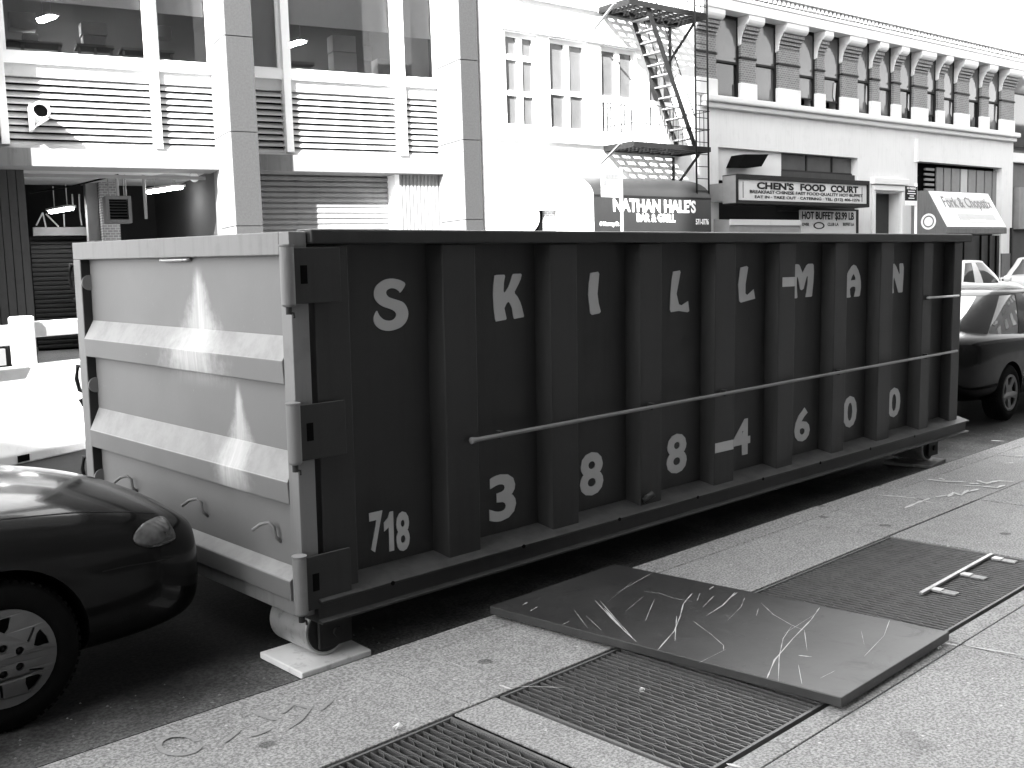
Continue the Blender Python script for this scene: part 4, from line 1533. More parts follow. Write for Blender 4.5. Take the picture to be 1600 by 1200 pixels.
# wall under the ledge, with two shop openings and a doorway
s1a, s1b = GA.u(1123, 300), GA.u(1340, 300)
s1t = GA.z(1230, 238)
da, db_ = GA.u(1366, 335), GA.u(1406, 335)
dt = GA.z(1386, 301)
s2a, s2b = GA.u(1433, 300), GA.u(1565, 310)
s2t = GA.z(1500, 257)
zw = zl_b - .141
for a, b, z0 in ((cu0 + .2, s1a, 0), (s1a, s1b, s1t), (s1b, da, 0), (da, db_, dt), (db_, s2a, 0), (s2a, s2b, s2t), (s2b, cu1, 0)):
    BX('wall', MAT['cream'], BC, a, b, 0.0, .45, z0, zw)
BX('wall', MAT['cream'], BC, cu0, cu0 + .2, 0.0, .45, 0, zl_t)
# shop 1: fanlight panes, stucco patch, dark shop front
a, b, z0, z1 = GA.rect(1219, 1338, 241, 268, .2)
fl = MB().box(a - .06, b + .02, .20, .28, z0 - .06, z0).box(a - .06, b + .02, .20, .28, z1, s1t).build('fanlight', MAT['signframe'], BC)
for k in range(3):
    q0, q1 = a + (b - a) * k / 3, a + (b - a) * (k + 1) / 3
    BX('pane', MAT['glassgrey'], fl, q0 + .03, q1 - .03, .23, .24, z0, z1)
    BX('bar', MAT['signframe'], fl, q0 - .03, q0 + .03, .20, .28, z0, z1)
BX('infill_panel', MAT['creamtrim'], BC, s1a + .01, a - .061, .12, .28, z0 - .4, s1t)
BX('shop_front', MAT['darkwall'], BC, s1a, s1b, .32, .36, 0, z0 - .061)
BX('infill_panel', MAT['darkboard'], BC, a - .06, s1b, .1, .30, z0 - 1.2, z0 - .062)
hd = thing('duct_hood', 'black slanted duct hood above the food court sign', 'duct')
GA.place(hd)
pts = [GA.uz(x, y, -.35) for x, y in ((1163, 241), (1201, 241), (1190, 260), (1155, 260))]
MB().prism(pts, 1, -.35, .10).build('hood', MAT['black_void'], hd)
# doorway
BX('door_leaf', MAT['darkboard'], BC, da, db_, .40, .44, 0, dt)
BX('door_entablature', MAT['creamtrim'], BC, da - .25, db_ + .3, -.16, -.001, GA.z(1386, 289), GA.z(1386, 279), .02)
BX('door_entablature', MAT['creamtrim'], BC, da - .15, db_ + .2, -.10, -.001, dt + .05, GA.z(1386, 290), .02)
for x in (da - .16, db_ + .02):
    BX('door_pilaster', MAT['creamtrim'], BC, x, x + .14, -.07, -.001, 0, dt + .045, .01)
# shop 2: dark panels above its awning
BX('transom_back', MAT['black_void'], BC, s2a, s2b, .33, .36, 0, s2t)
ps0 = [(1463, 1474), (1475, 1486), (1487, 1500), (1501.5, 1512), (1513, 1525), (1526, 1538), (1539, 1550), (1551, 1562)]
for i, (xl, xr) in enumerate(ps0):
    a, b = GA.u(xl, 280, .2), GA.u(xr, 280, .2)
    BX('transom_panel', MAT['blind'] if i == 3 else MAT['dimgrey'], BC, a + .02, b - .02, .20, .24, s2t - 2.2, s2t - .12, .004)
a, b = GA.u(1445, 280, .2), GA.u(1459, 280, .2)
for k in range(11):
    z = s2t - .25 - k * .17
    BX('vent_slat', MAT['dimgrey'], BC, a, b, .18, .24, z, z + .08)
BX('downpipe', MAT['creamtrim'], BC, GA.u(1429, 235), GA.u(1432, 235), -.09, -.002, GA.z(1430, 253), GA.z(1430, 217))
BX('downpipe', MAT['signframe'], BC, GA.u(1577, 390), GA.u(1579, 390), -.09, -.002, .3, GA.z(1577, 356))
BX('plinth', MAT['beam'], BC, s2b, cu1, -.05, -.001, .26, GA.z(1572, 396))

# ---- food court sign box
SG = thing('food_court_sign', 'large dark framed sign box of the food court with three lines of lettering', 'sign')
GA.place(SG)
d = -.95
a, b, z0, z1 = GA.rect(1152, 1359, 276, 313, d)
z1 = GA.z(1255, 277, d)
z0 = GA.z(1255, 321, d)
fw_ = .10
MB().box(a, a + fw_ * .6, d, d + .5, z0, z1).box(b - fw_ * .9, b, d, d + .5, z0, z1).box(a + fw_ * .6, b - fw_ * .9, d, d + .5, z0, z0 + fw_).box(a + fw_ * .6, b - fw_ * .9, d, d + .5, z1 - fw_ * 1.3, z1).build('frame', MAT['signframe'], SG, bevel=.01)
BX('side_panel', MAT['dimgrey'], SG, a - .004, a - .0005, d + .05, d + .49, z0 + .03, z1 - .03)
BX('bracket_box', MAT['dimgrey'], SG, a + .02, b - .3, d + .51, -.002, z0 + .1, z1 - .2)
BX('sign_face', MAT['signface'], SG, a + fw_ * .6, b - fw_ * .9, d + .05, d + .09, z0 + fw_, z1 - fw_ * 1.3)
fa, fb, f0, f1 = a + fw_ * .6, b - fw_ * .9, z0 + fw_, z1 - fw_ * 1.3
for q in (.04, .96):
    BX('face_border', MAT['dimgrey'], SG, fa + (fb - fa) * q - .02, fa + (fb - fa) * q + .02, d + .044, d + .049, f0 + .06, f1 - .06)


def stext(body, q0, q1, r0, r1, bold):
    return text(body, 'lettering', MAT['signtext'], SG, fa + (fb - fa) * q0, fa + (fb - fa) * q1, f0 + (f1 - f0) * r0, f0 + (f1 - f0) * r1, d + .042, bold)


stext("CHEN'S", .135, .405, .56, .92, .042)
stext("FOOD", .455, .655, .56, .92, .042)
stext("COURT", .695, .925, .56, .92, .042)
stext("BREAKFAST\u00b7CHINESE FAST FOOD\u00b7QUALITY HOT BUFFET", .085, .965, .32, .51, .02)
stext("EAT IN \u00b7 TAKE OUT \u00b7 CATERING \u00b7 TEL: (212) 406-1276", .12, .94, .07, .26, .02)

HB = thing('hot_buffet_sign', 'small grey hot buffet price sign hanging below the food court sign', 'sign')
GA.place(HB)
d = -.35
a, b, z0, z1 = GA.rect(1251, 1339, 329, 372, d)
z1 = GA.z(1295, 329, d)
BX('sign_face', MAT['signface'], HB, a, b, d, d + .06, z0, z1)
MB().box(b - .05, b + .06, d - .02, d + .08, z0, z1 + .05).box(a, b - .051, d - .02, d + .08, z1 + .001, z1 + .05).build('frame', MAT['signframe'], HB)
gtext("HOT BUFFET $3.99 LB", 1253, 1334, 331, 345, d, 'signtext', HB, bold=.03)
gtext("OVER", 1253, 1264, 348, 353, d, 'signtext', HB)
gtext("CLUB LA", 1293, 1310, 348, 353, d, 'signtext', HB)
gtext("BUFFET LA", 1317, 1334, 348, 353, d, 'signtext', HB)
a, b, z0, z1 = GA.rect(1271, 1288, 347, 358, d)
em = curve_mesh([[(math.cos(k * math.pi / 12) * 1, math.sin(k * math.pi / 12)) for k in range(24)], [(math.cos(k * math.pi / 12) * .8, math.sin(k * math.pi / 12) * .72) for k in range(24)]], .01)
stand(em, 'emblem', MAT['signtext'], HB, a, b, z0, z1, d - .006)
CN = thing('shop_canopy', 'low grey canopy under the food court sign', 'canopy')
GA.place(CN)
d = -.9
a, b, z0, z1 = GA.rect(1140, 1250, 345, 372, d)
MB().prism([(-.36, z1 + .06), (d, z1), (d, z0), (-.36, z0)], 0, a, b).build('canopy_box', MAT['dimgrey'], CN, bevel=.01)
BX('canopy_edge', MAT['slat'], CN, a, b, d - .03, d - .001, z1 - .12, z1 + .03)

# ---- second shop awning sign
AK = thing('shop_awning', 'pale box awning with slanted front and fancy lettering at the right', 'awning')
GA.place(AK)
d = -1.25
ka, kb = GA.u(1475, 330, d + .2), GA.u(1570, 330, d + .2)
kz1, kz0 = GA.z(1500, 300, -.5), GA.z(1525, 357, d)
kz00 = GA.z(1525, 365, d)
ka = GA.u(1475, 345, d + .1)
kb = GA.u(1569, 345, d + .1)
ktop, kbot = -.55, d
MB().prism([(-.005, kz1), (ktop, kz1), (kbot, kz0), (kbot, kz00), (-.005, kz00)], 0, ka, kb).build('awning_box', MAT['beam'], AK, bevel=.006)
# slanted white face in its own plane
sl = Vector((0, kbot - ktop, kz0 - kz1))
ln = sl.length
ang = math.atan2(kbot - ktop, -(kz0 - kz1))            # lean of the face from vertical (negative: top leans back)


def on_face(o):
    """a part modelled upright in local x/z with y=0 as the face; tilt it onto the slanted front"""
    o.location = (ka, kbot, kz0)
    o.rotation_euler = (-math.atan2(abs(kbot - ktop), kz1 - kz0), 0, 0)
    return o


W_, H_ = kb - ka, ln
on_face(BX('awning_face', MAT['paperwhite'], AK, .05, W_ - .05, -.02, -.004, .05, H_ - .04))
on_face(BX('face_panel', MAT['slat'], AK, W_ * .20, W_ * .86, -.026, -.021, H_ * .52, H_ * .80))
on_face(BX('face_panel', MAT['slat'], AK, W_ * .27, W_ * .88, -.026, -.021, H_ * .22, H_ * .38))
on_face(text('Fork & Chopstix', 'lettering', MAT['dimgrey'], AK, W_ * .14, W_ * .93, H_ * .46, H_ * .84, -.033, .012))
on_face(BX('phone_strip', MAT['signface'], AK, W_ * .42, W_ * .70, -.031, -.027, H_ * .14, H_ * .24))
on_face(BX('phone_strip', MAT['paperwhite'], AK, W_ * .43, W_ * .69, -.035, -.0315, H_ * .16, H_ * .22))
em = curve_mesh([[(math.cos(k * math.pi / 12), math.sin(k * math.pi / 12)) for k in range(24)], [(math.cos(k * math.pi / 12) * .75, math.sin(k * math.pi / 12) * .75) for k in range(24)]], .01)
# round emblem on the end panel
for v in em.vertices:
    v.co = (ka - .008 - v.co.z, -.62 + v.co.x * .26, kz00 + .42 + v.co.y * .26)
em.materials.append(MAT['paperwhite'])
o = bpy.data.objects.new('emblem', em)
COL.objects.link(o)
o.parent = AK
o = MB().lathe([(-.006, .001), (-.006, .15), (0, .15)], 20, 'x', (ka - .006, -.62, kz00 + .42)).build('emblem', MAT['paperwhite'], AK)
shp = BX('storefront', MAT['darkboard'], BC, GA.u(1475, 390), s2b, .05, .32, .26, kz00 - .01)
for x in (1505, 1532, 1545, 1556):
    BX('storefront_mullion', MAT['black_void'], BC, GA.u(x, 390, .03) - .03, GA.u(x, 390, .03) + .03, .0, .049, .26, kz00 - .01)

# small parking sign by the doorway
NP = thing('small_street_sign', 'small dark street sign on a pale post by the doorway', 'sign')
GA.place(NP)
d = -1.6
a, b, z0, z1 = GA.rect(1415, 1433, 291, 321, d)
zz = z0 + (z1 - z0) * .25
BX('sign_plate', MAT['signtext'], NP, a, b, d, d + .02, zz, z1)
BX('sign_plate', MAT['paperwhite'], NP, a, b, d, d + .02, z0, zz - .002)
gtext("NO PARKING", 1417, 1431, 292.5, 296, d, 'paperwhite', NP)
for k, (q0, q1) in enumerate(((.2, .8), (.15, .85), (.35, .7), (.25, .75))):
    BX('sign_print', MAT['paperwhite'], NP, a + (b - a) * q0, a + (b - a) * q1, d - .006, d - .0005, zz + (z1 - zz) * (.62 - .16 * k), zz + (z1 - zz) * (.68 - .16 * k))
c0 = GA.u(1433.5, 345, d)
MB().tube([(c0, d + .06, .26), (c0, d + .06, z1 + .1)], .04, 10).build('post', MAT['whiteframe'], NP, smooth=True)

# ---- neighbouring building at the right edge and pale tower behind
BN = thing('grey_building', 'grey building cut off by the right edge beyond the food court', 'building')
GA.place(BN)
n0 = cu1 + .02
BX('wall', MAT['beam'], BN, n0, n0 + 14, .25, 8, 0, 13)
z0, z1 = GA.z(1594, 232), GA.z(1594, 143)
BX('ledge', MAT['creamtrim'], BN, n0, n0 + 14, .08, .249, z0 - .5, z0 - .15, .02)
for k in range(4):
    w = MB().box(n0 + .25 + k * 2.4, n0 + 1.7 + k * 2.4, .20, .249, z0, z1).build('window', MAT['signframe'], BN)
    BX('pane', MAT['glassdark'], w, n0 + .33 + k * 2.4, n0 + 1.62 + k * 2.4, .17, .199, z0 + .08, z1 - .08)
a, b, z0, z1 = GA.rect(1588, 1640, 294, 358, 0)
BX('shop_sign', MAT['dimgrey'], BN, a, b, -.1, .15, z0, z1)
BX('shop_front', MAT['darkboard'], BN, a, b, .1, .249, .26, z0 - .01)
BT = thing('pale_tower', 'tall sunlit pale building rising behind the cornice at top right', 'building', (0, 0, 0))
GA.place(BT)
tz = 16
BX('wall', MAT['backbldg'], BT, cu0 + 8, cu1 + 30, 14, 30, 0, 60)
for x, y in ((1513, 3), (1550, 16), (1581, 26), (1475, -8)):
    a, b, z0, z1 = GA.rect(x - 6, x + 6, y, y + 6, 14)
    w = BX('window_ledge', MAT['beam'], BT, a, b, 13.8, 13.999, z0, z1)


# ================================================================ barrier at left
BR_ = thing('white_barrier', 'white sunlit barrier with post and rails beside the open garage', 'barrier')
p = on_z(65, 716, .1)
yawb = math.radians(12)
BR_.location = (p.x, p.y, road_z(p.y))
q = on_z(130, 700, .1) - on_z(0, 728, .1)
BR_.rotation_euler = (0, 0, math.atan2(q.y, q.x))
WB = MAT['concrete_white']
dist = (p - CAM).length
prof = [(-.06, 0.0), (.58, 0.0), (.58, .10), (.44, .32), (.38, .92), (.14, .92), (.08, .32), (-.06, .10)]
MB().prism([(y, z) for y, z in prof], 0, -2.59, 2.48).build('barrier_block', WB, BR_, bevel=.015)
for k, x0 in enumerate((-2.6, -.05)):
    BX('fork_slot', MAT['black_void'], BR_, x0 + (2.26 if k == 0 else 1.2), x0 + (2.40 if k == 0 else 1.34), -.064, -.055, .02, .085)
for x in (.12, 1.6, -2.0):
    BX('post', WB, BR_, x - .09, x + .09, .17, .35, .921, 1.42, .02)
for z0, z1 in ((1.14, 1.34),):
    BX('rail', WB, BR_, -2.6, .028, .19, .30, z0, z1, .01)
    BX('rail', WB, BR_, .212, 1.508, .19, .30, z0 + .06, z1 + .02, .01)
BX('notice_plate', MAT['signface'], BR_, -.72, -.24, .10, .13, .96, 1.12)
sgm = BX('notice_mark', MAT['signtext'], BR_, -.66, -.54, .094, .099, 1.0, 1.08)


# ================================================================ cars
def ring(cx, a, b, n, e):
    out = []
    for k in range(n):
        t = 2 * math.pi * k / n
        c, s = math.cos(t), math.sin(t)
        out.append((cx + a * math.copysign(abs(c) ** e, c), b * math.copysign(abs(s) ** e, s)))
    return out


HUBS = {}


def hub_mesh(style, R):
    key = (style, R)
    if key in HUBS:
        return HUBS[key]
    circ = lambda r, n=40, cx=0, cy=0: [(cx + r * math.cos(2 * math.pi * k / n), cy + r * math.sin(2 * math.pi * k / n)) for k in range(n)]
    sp = [circ(R)]
    rot = lambda p, w: (p[0] * math.cos(w) - p[1] * math.sin(w), p[0] * math.sin(w) + p[1] * math.cos(w))
    for k in range(5):
        w = 2 * math.pi * k / 5 + .35
        if style == 'swirl':
            sp.append([rot(p, w) for p in ((R * .54, R * -.02), (R * .62, R * -.10), (R * .84, R * -.18), (R * .85, R * -.02), (R * .80, R * .20), (R * .70, R * .17))])
            sp.append([rot(p, w) for p in ((R * .46, R * .14), (R * .50, R * .10), (R * .72, R * .285), (R * .70, R * .33))])
            c = rot((R * .27, R * .06), w)
            sp.append(circ(R * .085, 14, *c))
        else:
            sp.append([rot(p, w) for p in ((R * .42, R * -.10), (R * .80, R * -.34), (R * .86, 0), (R * .80, R * .34), (R * .42, R * .10))])
    me = curve_mesh(sp, .014)
    for v in me.vertices:                       # dish the cover
        r = math.hypot(v.co.x, v.co.y) / R
        v.co.z += .030 * (1 - r * r) * (1 if style == 'swirl' else -.6)
        v.co = (v.co.x, -v.co.z, v.co.y)
    HUBS[key] = me
    return me


def wheel(parent, x, y, side, R, style, m):
    """side: -1 outer face towards -y"""
    w = thing_part('wheel', parent)
    w.location = (x, y, R)
    if side > 0:
        w.rotation_euler = (0, 0, math.pi)
    W = .20
    r = R * .655
    prof = [(.0, r), (-.006, r + .01), (-.012, R * .80), (-.002, R * .93), (.012, R * .975), (.028, R), (W - .03, R), (W - .01, R * .95), (W, R * .8), (W, r)]
    tb = MB().lathe(prof, 48, 'y').build('tyre', MAT['rubber'], w)
    smooth_by_angle(tb, 40)
    tr = MB()
    for k in range(56):
        a = 2 * math.pi * k / 56
        c, s = math.cos(a), math.sin(a)
        for y0, y1 in ((.02, .075), (.085, .125)):
            tr.bar(((R - .002) * c, y0, (R - .002) * s), ((R - .002) * c, y1, (R - .002) * s), .020, .016, (c, 0, s))
    tr.build('tread_blocks', MAT['rubber'], w, kind='stuff')
    MB().lathe([(.05, .001), (.05, r - .004), (.0, r + .004), (.16, r)], 40, 'y').build('rim', MAT['steel_dark'], w)
    me = hub_mesh(style, r)
    if not me.materials:
        me.materials.append(m)
    o = bpy.data.objects.new('hub_cap', me)
    COL.objects.link(o)
    o.parent = w
    o.location = (0, -.004, 0)
    MB().lathe([(.012, r * 1.0), (-.004, r * .985), (-.010, r * .95), (-.004, r * .915), (.012, r * .90)], 40, 'y').build('rim_lip', m, w, smooth=True)
    if style == 'swirl':
        for k in range(5):
            a = 2 * math.pi * k / 5 + .35 + math.atan2(.06, .27)
            c, s = math.cos(a) * r * .277, math.sin(a) * r * .277
            MB().lathe([(-.030, .001), (-.028, r * .035), (.0, r * .045)], 10, 'y', (c, 0, s)).build('wheel_nut', MAT['steel_dark'], w, smooth=True)
    return w


def thing_part(name, parent):
    o = bpy.data.objects.new(name, None)
    o.empty_display_size = .1
    COL.objects.link(o)
    o.parent = parent
    return o


STX = [-2.34, -2.31, -2.22, -2.0, -1.6, -1.1, -.6, 0, .5, .85, 1.3, 1.7, 2.0, 2.18, 2.28, 2.34, 2.37]
SHW = [.40, .60, .745, .825, .86, .87, .87, .87, .87, .87, .868, .855, .82, .755, .675, .56, .40]
SZL = [.40, .33, .27, .24, .22, .20, .20, .20, .20, .20, .19, .18, .18, .19, .21, .25, .31]
SZB = [.78, .83, .88, .925, .94, .93, .91, .89, .88, .875, .85, .81, .76, .70, .65, .605, .56]
SZT = [.82, .89, .965, 1.015, 1.045, 1.04, 1.03, 1.02, 1.015, 1.01, .985, .935, .865, .79, .72, .65, .59]


def car(name, label, loc, paint, hubstyle='swirl', tint='glassdark', roof=1.40, cab=(-1.80, .98, -1.12, .12), arch=.335, R=.305, yaw=0.0, detail=True, cpil=.30):
    t = thing(name, label, 'car', loc, (0, 0, yaw))
    n = len(STX)
    vs, m = [], 0
    for i in range(n):
        hw, zl, zb, zt = SHW[i], SZL[i], SZB[i], SZT[i]
        zm = (zl + zb) / 2 + .02
        half = [(0, zl), (hw * .62, zl), (hw * .90, zl + .03), (hw * .985, zl + .12), (hw * 1.0, zm), (hw * .992, zb - .10), (hw * .965, zb - .035), (hw * .90, zb + .02), (hw * .72, zb + (zt - zb) * .55), (hw * .38, zb + (zt - zb) * .90), (0, zt)]
        sec = half + [(-a, b) for a, b in half[-2:0:-1]]
        m = len(sec)
        vs += [(STX[i], a, b) for a, b in sec]
    fs = []
    for i in range(n - 1):
        for k in range(m):
            k2 = (k + 1) % m
            fs.append((i * m + k, i * m + k2, (i + 1) * m + k2, (i + 1) * m + k))
    fs += [tuple(range(m)), tuple(range((n - 1) * m, n * m))]
    body = MB().add(vs, fs).build('body', paint, t)
    body.data.materials.append(MAT['black_void'])
    ss = body.modifiers.new('subsurf', 'SUBSURF')
    ss.levels = ss.render_levels = 3 if detail else 2
    for ax in (1.35, -1.35):
        cut = MB()
        for sgn in (-1, 1):
            a, b = (.55 * sgn, 1.1 * sgn)
            cut.lathe([(min(a, b), .001), (min(a, b), arch), (max(a, b), arch), (max(a, b), .001)], 40, 'y', (ax, 0, R + .01))
        co = cut.build('cutter', MAT['black_void'], None)
        bo = body.modifiers.new('arch', 'BOOLEAN')
        bo.object, bo.operation, bo.solver = co, 'DIFFERENCE', 'EXACT'
        co.location = loc
        co.rotation_euler = (0, 0, yaw)
    bpy.context.view_layer.update()
    dg = bpy.context.evaluated_depsgraph_get()
    me = bpy.data.meshes.new_from_object(body.evaluated_get(dg))
    body.modifiers.clear()
    body.data = me
    for o in [o for o in bpy.data.objects if o.name.startswith('cutter')]:
        bpy.data.objects.remove(o)
    smooth_by_angle(body, 40)
    # greenhouse
    x0, x1, r0, r1 = cab
    N = 96
    lev = []
    for q, zz in ((0.0, .88), (.12, .96), (.4, 1.10), (.7, 1.24), (.92, roof - .065), (1.0, roof - .035)):
        bulge = .03 * math.sin(math.pi * q)
        xa, xb = x0 + (r0 - x0) * q, x1 + (r1 - x1) * q
        lev.append([(x, y, zz) for x, y in ring((xa + xb) / 2, (xb - xa) / 2 + bulge, .80 - .20 * q + bulge * .6, N, .42)])
    gv = [v for L in lev for v in L]
    gf = [(i * N + k, i * N + (k + 1) % N, (i + 1) * N + (k + 1) % N, (i + 1) * N + k) for i in range(len(lev) - 1) for k in range(N)]
    g = MB().add(gv, gf).build('glasshouse', MAT[tint], t, smooth=True)
    # roof panel
    rl = [[(x, y, z + .004) for x, y, z in lev[-2]]]
    cx_, ax_ = (r0 + r1) / 2, (r1 - r0) / 2
    for q, dz in ((1.0, -.031), (.9, -.012), (.6, .004), (.25, .009)):
        rl.append([(x, y, roof + dz) for x, y in ring(cx_, ax_ * q + .015 * q, .615 * q, N, .45)])
    rv = [v for L in rl for v in L] + [(cx_, 0, roof + .01)]
    rf = [(i * N + k, i * N + (k + 1) % N, (i + 1) * N + (k + 1) % N, (i + 1) * N + k) for i in range(len(rl) - 1) for k in range(N)]
    rf += [((len(rl) - 1) * N + k, (len(rl) - 1) * N + (k + 1) % N, len(rl) * N) for k in range(N)]
    ro = MB().add(rv, rf).build('roof', paint, t, smooth=True)
    # pillars: painted strips just outside the glass, by position round the ring
    def strip(nm, k0, k1, mat=paint, lo=0, hi=None):
        pv, pf = [], []
        L = lev[lo:hi] if hi else lev[lo:]
        ks = [k % N for k in range(k0, k1 + 1)]
        for li in L:
            for k in ks:
                x, y, z = li[k]
                nx, ny = x - (x0 + x1) / 2, y * 3
                l = math.hypot(nx, ny) or 1
                pv.append((x + nx / l * .006, y + ny / l * .006, z))
        w = len(ks)
        for i in range(len(L) - 1):
            for k in range(w - 1):
                pf.append((i * w + k, i * w + k + 1, (i + 1) * w + k + 1, (i + 1) * w + k))
        return MB().add(pv, pf).build(nm, mat, t, smooth=True)
    def kidx(u):                                   # ring index where the +y side reaches fraction u (1 front .. -1 rear)
        c = math.copysign(abs(u) ** (1 / .42), u)
        return int(round(math.acos(max(-1, min(1, c))) / (2 * math.pi) * N))
    for u0, u1 in ((.97, .86), (-.02, -.09), (-1 + cpil * 1.0, -.985)):
        ka_, kb_ = kidx(u0), kidx(u1)
        strip('pillar', ka_, max(kb_, ka_ + 1))
        strip('pillar', N - max(kb_, ka_ + 1), N - ka_)
    # wheels
    for ax in (1.35, -1.35):
        wheel(t, ax, -.845, -1, R, hubstyle, MAT['hub'])
        wheel(t, ax, .845, 1, R, hubstyle, MAT['hub'])
    # mirrors, lamps
    for sg in (-1, 1):
        MB().lathe([(-.10, .01), (-.09, .05), (0, .075), (.07, .065), (.09, .01)], 14, 'y', (.62, sg * .93, .98)).build('mirror', paint, t, smooth=True)
        BX('mirror_stalk', MAT['black_void'], t, .59, .66, min(sg * .80, sg * .90), max(sg * .80, sg * .90), .93, .97)
    dgt = BVHTree.FromPolygons([v.co for v in body.data.vertices], [p.vertices for p in body.data.polygons])

    def on_body(o, d):
        h = dgt.ray_cast(Vector(o), Vector(d).normalized())
        return h[0], h[1]

    def patch(nm, outl, org, mat, off=.004, ry=1):
        """outline = points; each is cast from org direction onto the body"""
        c = sum((Vector(p) for p in outl), Vector()) / len(outl)
        rows = []
        for s in (0.0, .35, .7, 1.0):
            row = []
            for p in outl:
                q_ = c.lerp(Vector(p), s)
                h, nn = on_body(q_, org)
                if h is None:
                    return None
                row.append(h + nn * off * (1.0 if s < 1 else .2))
            rows.append(row)
        w = len(outl)
        vs_ = [v for R_ in rows for v in R_]
        fs_ = [(i * w + k, i * w + (k + 1) % w, (i + 1) * w + (k + 1) % w, (i + 1) * w + k) for i in range(1, 3) for k in range(w)]
        fs_ += [(0, w + k, w + (k + 1) % w) for k in range(w)]
        return MB().add(vs_, fs_).build(nm, mat, t, smooth=True)
    return t, body, on_body, patch


carA = car('parked_car', 'dark rounded sedan nosed up to the pale end of the dumpster at left', (-2.50, 1.225, road_z(1.2) - .008), MAT['paint_dark'], arch=.35)
carB = car('parked_car', 'black sedan parked behind the far end of the dumpster', (10.72, 1.36, road_z(1.3) - .006), MAT['paint_black'], 'star', 'glassbright', 1.42, (-2.02, .95, -1.00, .10), cpil=.20)
carC = car('parked_car', 'white sedan across the street with its door mirror showing above the black sedan', (26.0, gy(26.0) - 4.35, .098), MAT['paint_white'], 'star', 'glassdark', 1.42, detail=False, yaw=GA.yaw)
carD = car('parked_car', 'pale car across the street cut off by the right edge', (31.4, gy(31.4) - 4.35, .098), MAT['paint_grey'], 'star', 'glassgrey', 1.46, detail=False, yaw=GA.yaw)
for t_ in (carC[0], carD[0]):
    t_.scale = (1.0, 1.02, 1.18)

# details on the near car, placed on its body surface
tA, bodyA, obA, patA = carA
iv = Matrix.Translation(-Vector(tA.location))


def pixel_on_body(px, py, inv=iv, ob=obA):
    return ob(inv @ CAM, ray(px, py))


def surf_patch(nm, outl, mat, off):
    c = (sum(p[0] for p in outl) / len(outl), sum(p[1] for p in outl) / len(outl))
    rows = []
    for s in (.02, .35, .7, .92, 1.0):
        row = []
        for p in outl:
            h, nn = pixel_on_body(c[0] + (p[0] - c[0]) * s, c[1] + (p[1] - c[1]) * s)
            if h is None:
                return None
            row.append(h + nn * (off if s < 1 else -.002))
        rows.append(row)
    w = len(outl)
    vs_ = [v for R_ in rows for v in R_]
    fs_ = [(i * w + k, i * w + (k + 1) % w, (i + 1) * w + (k + 1) % w, (i + 1) * w + k) for i in range(4) for k in range(w)] + [tuple(range(w))]
    return MB().add(vs_, fs_).build(nm, mat, tA, smooth=True)


HLP = smooth_closed([(207, 842), (216, 824), (234, 811), (254, 806), (268, 822), (275, 840), (262, 850), (238, 856), (218, 853)], 3)
hl = surf_patch('headlight', HLP, MAT['lens'], .008)
if hl:
    ho = bpy.data.objects.new('headlight', hl.data.copy())
    COL.objects.link(ho)
    ho.parent = tA
    for v in ho.data.vertices:
        v.co.y *= -1
    ho.data.flip_normals()


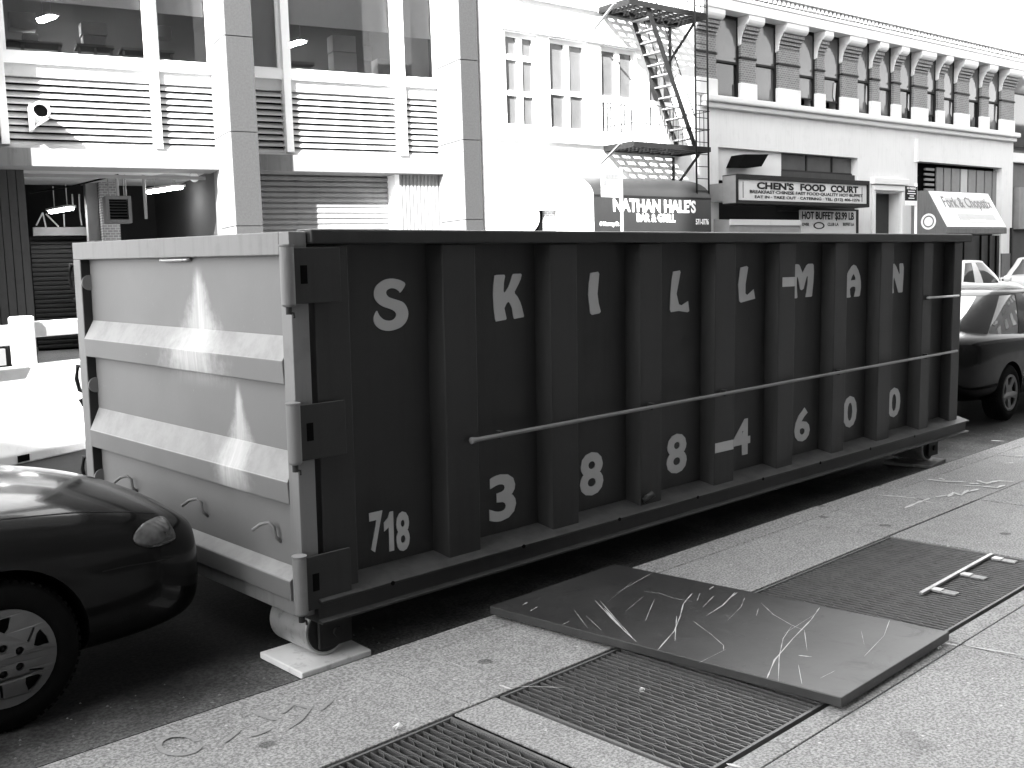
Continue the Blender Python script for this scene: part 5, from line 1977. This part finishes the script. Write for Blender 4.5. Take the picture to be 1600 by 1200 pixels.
def surf_line(nm, pts, w, mat=MAT['seam']):
    P = []
    for i in range(len(pts) - 1):
        for q in range(6):
            x = pts[i][0] + (pts[i + 1][0] - pts[i][0]) * q / 6
            y = pts[i][1] + (pts[i + 1][1] - pts[i][1]) * q / 6
            h, nn = pixel_on_body(x, y)
            if h is not None:
                P.append((h, nn))
    if len(P) < 3:
        return
    vs_ = []
    for i, (p, nn) in enumerate(P):
        tt = (P[min(i + 1, len(P) - 1)][0] - P[max(i - 1, 0)][0]).normalized()
        s = tt.cross(nn).normalized() * w / 2
        vs_ += [p + s + nn * .0015, p - s + nn * .0015]
    return MB().add(vs_, [(2 * i, 2 * i + 1, 2 * i + 3, 2 * i + 2) for i in range(len(P) - 1)]).build(nm, mat, tA)


surf_line('hood_seam', [(0, 812), (60, 806), (130, 800), (200, 800), (250, 803)], .006)
surf_line('bumper_seam', [(160, 893), (200, 884), (245, 877), (275, 868)], .006)
surf_line('headlight_trim', HLP + [HLP[0]], .007, MAT['paint_black'])

# ================================================================ unseen buildings behind the camera, shaped for their shade
pL = GA.o + GA.du * (cu0 - .1)                          # the shadow of the tall one starts where the white building ends
kL = (pL.y + 5.65) / SUN_DIR.y
EDGE = Vector((pL.x - SUN_DIR.x * kL, -5.65, 0))
nG = GA.dn
pq = GA.o + GA.du * ((cu0 + cu1) / 2) - EDGE
NEAR_H = zf - H * .06 - SUN_DIR.z * pq.dot(nG) / SUN_DIR.dot(nG)
for nm, lab, x0, x1, h, yw in (('unseen_brick_building', 'unseen brick building behind the camera, shaped to shade sidewalk and dumpster', -25.5, EDGE.x - .02, 16.6, 0),
                               ('unseen_brick_building', 'unseen single-storey building behind the camera, kept low to let in skylight', -70, -25.6, 5.0, 0),
                               ('unseen_brick_building', 'unseen tall brick building behind the camera, shaped to shade the food court', 0, 26, NEAR_H, GA.yaw),
                               ('unseen_brick_building', 'unseen near-side brick building beyond the tall one, height set for skylight', EDGE.x + 26.2, 80, 10.5, 0)):
    t = thing(nm, lab, 'building', tuple(EDGE) if yw else (0, -5.65, 0), (0, 0, yw))
    BX('wall', MAT['nearbrick'], t, x0, x1, -11, 0, 0, h)
    BX('coping', MAT['nearbrick'], t, x0, x1, -11, -.01, h + .001, h + .12)
    for k in range(6):
        for q in range(0 if h < 6 else 2 if h < 14 else 3 if h < 25 else 4):
            x = x0 + .8 + k * (1.95 if x0 == -25.5 else 3.4)
            w = BX('window', MAT['signframe'], t, x, x + 1.6, .001, .05, 4.2 + q * 3.6, 6.4 + q * 3.6)  # window of an unseen building
            BX('pane', MAT['glassdark'], w, x + .08, x + 1.52, .051, .065, 4.28 + q * 3.6, 6.32 + q * 3.6)
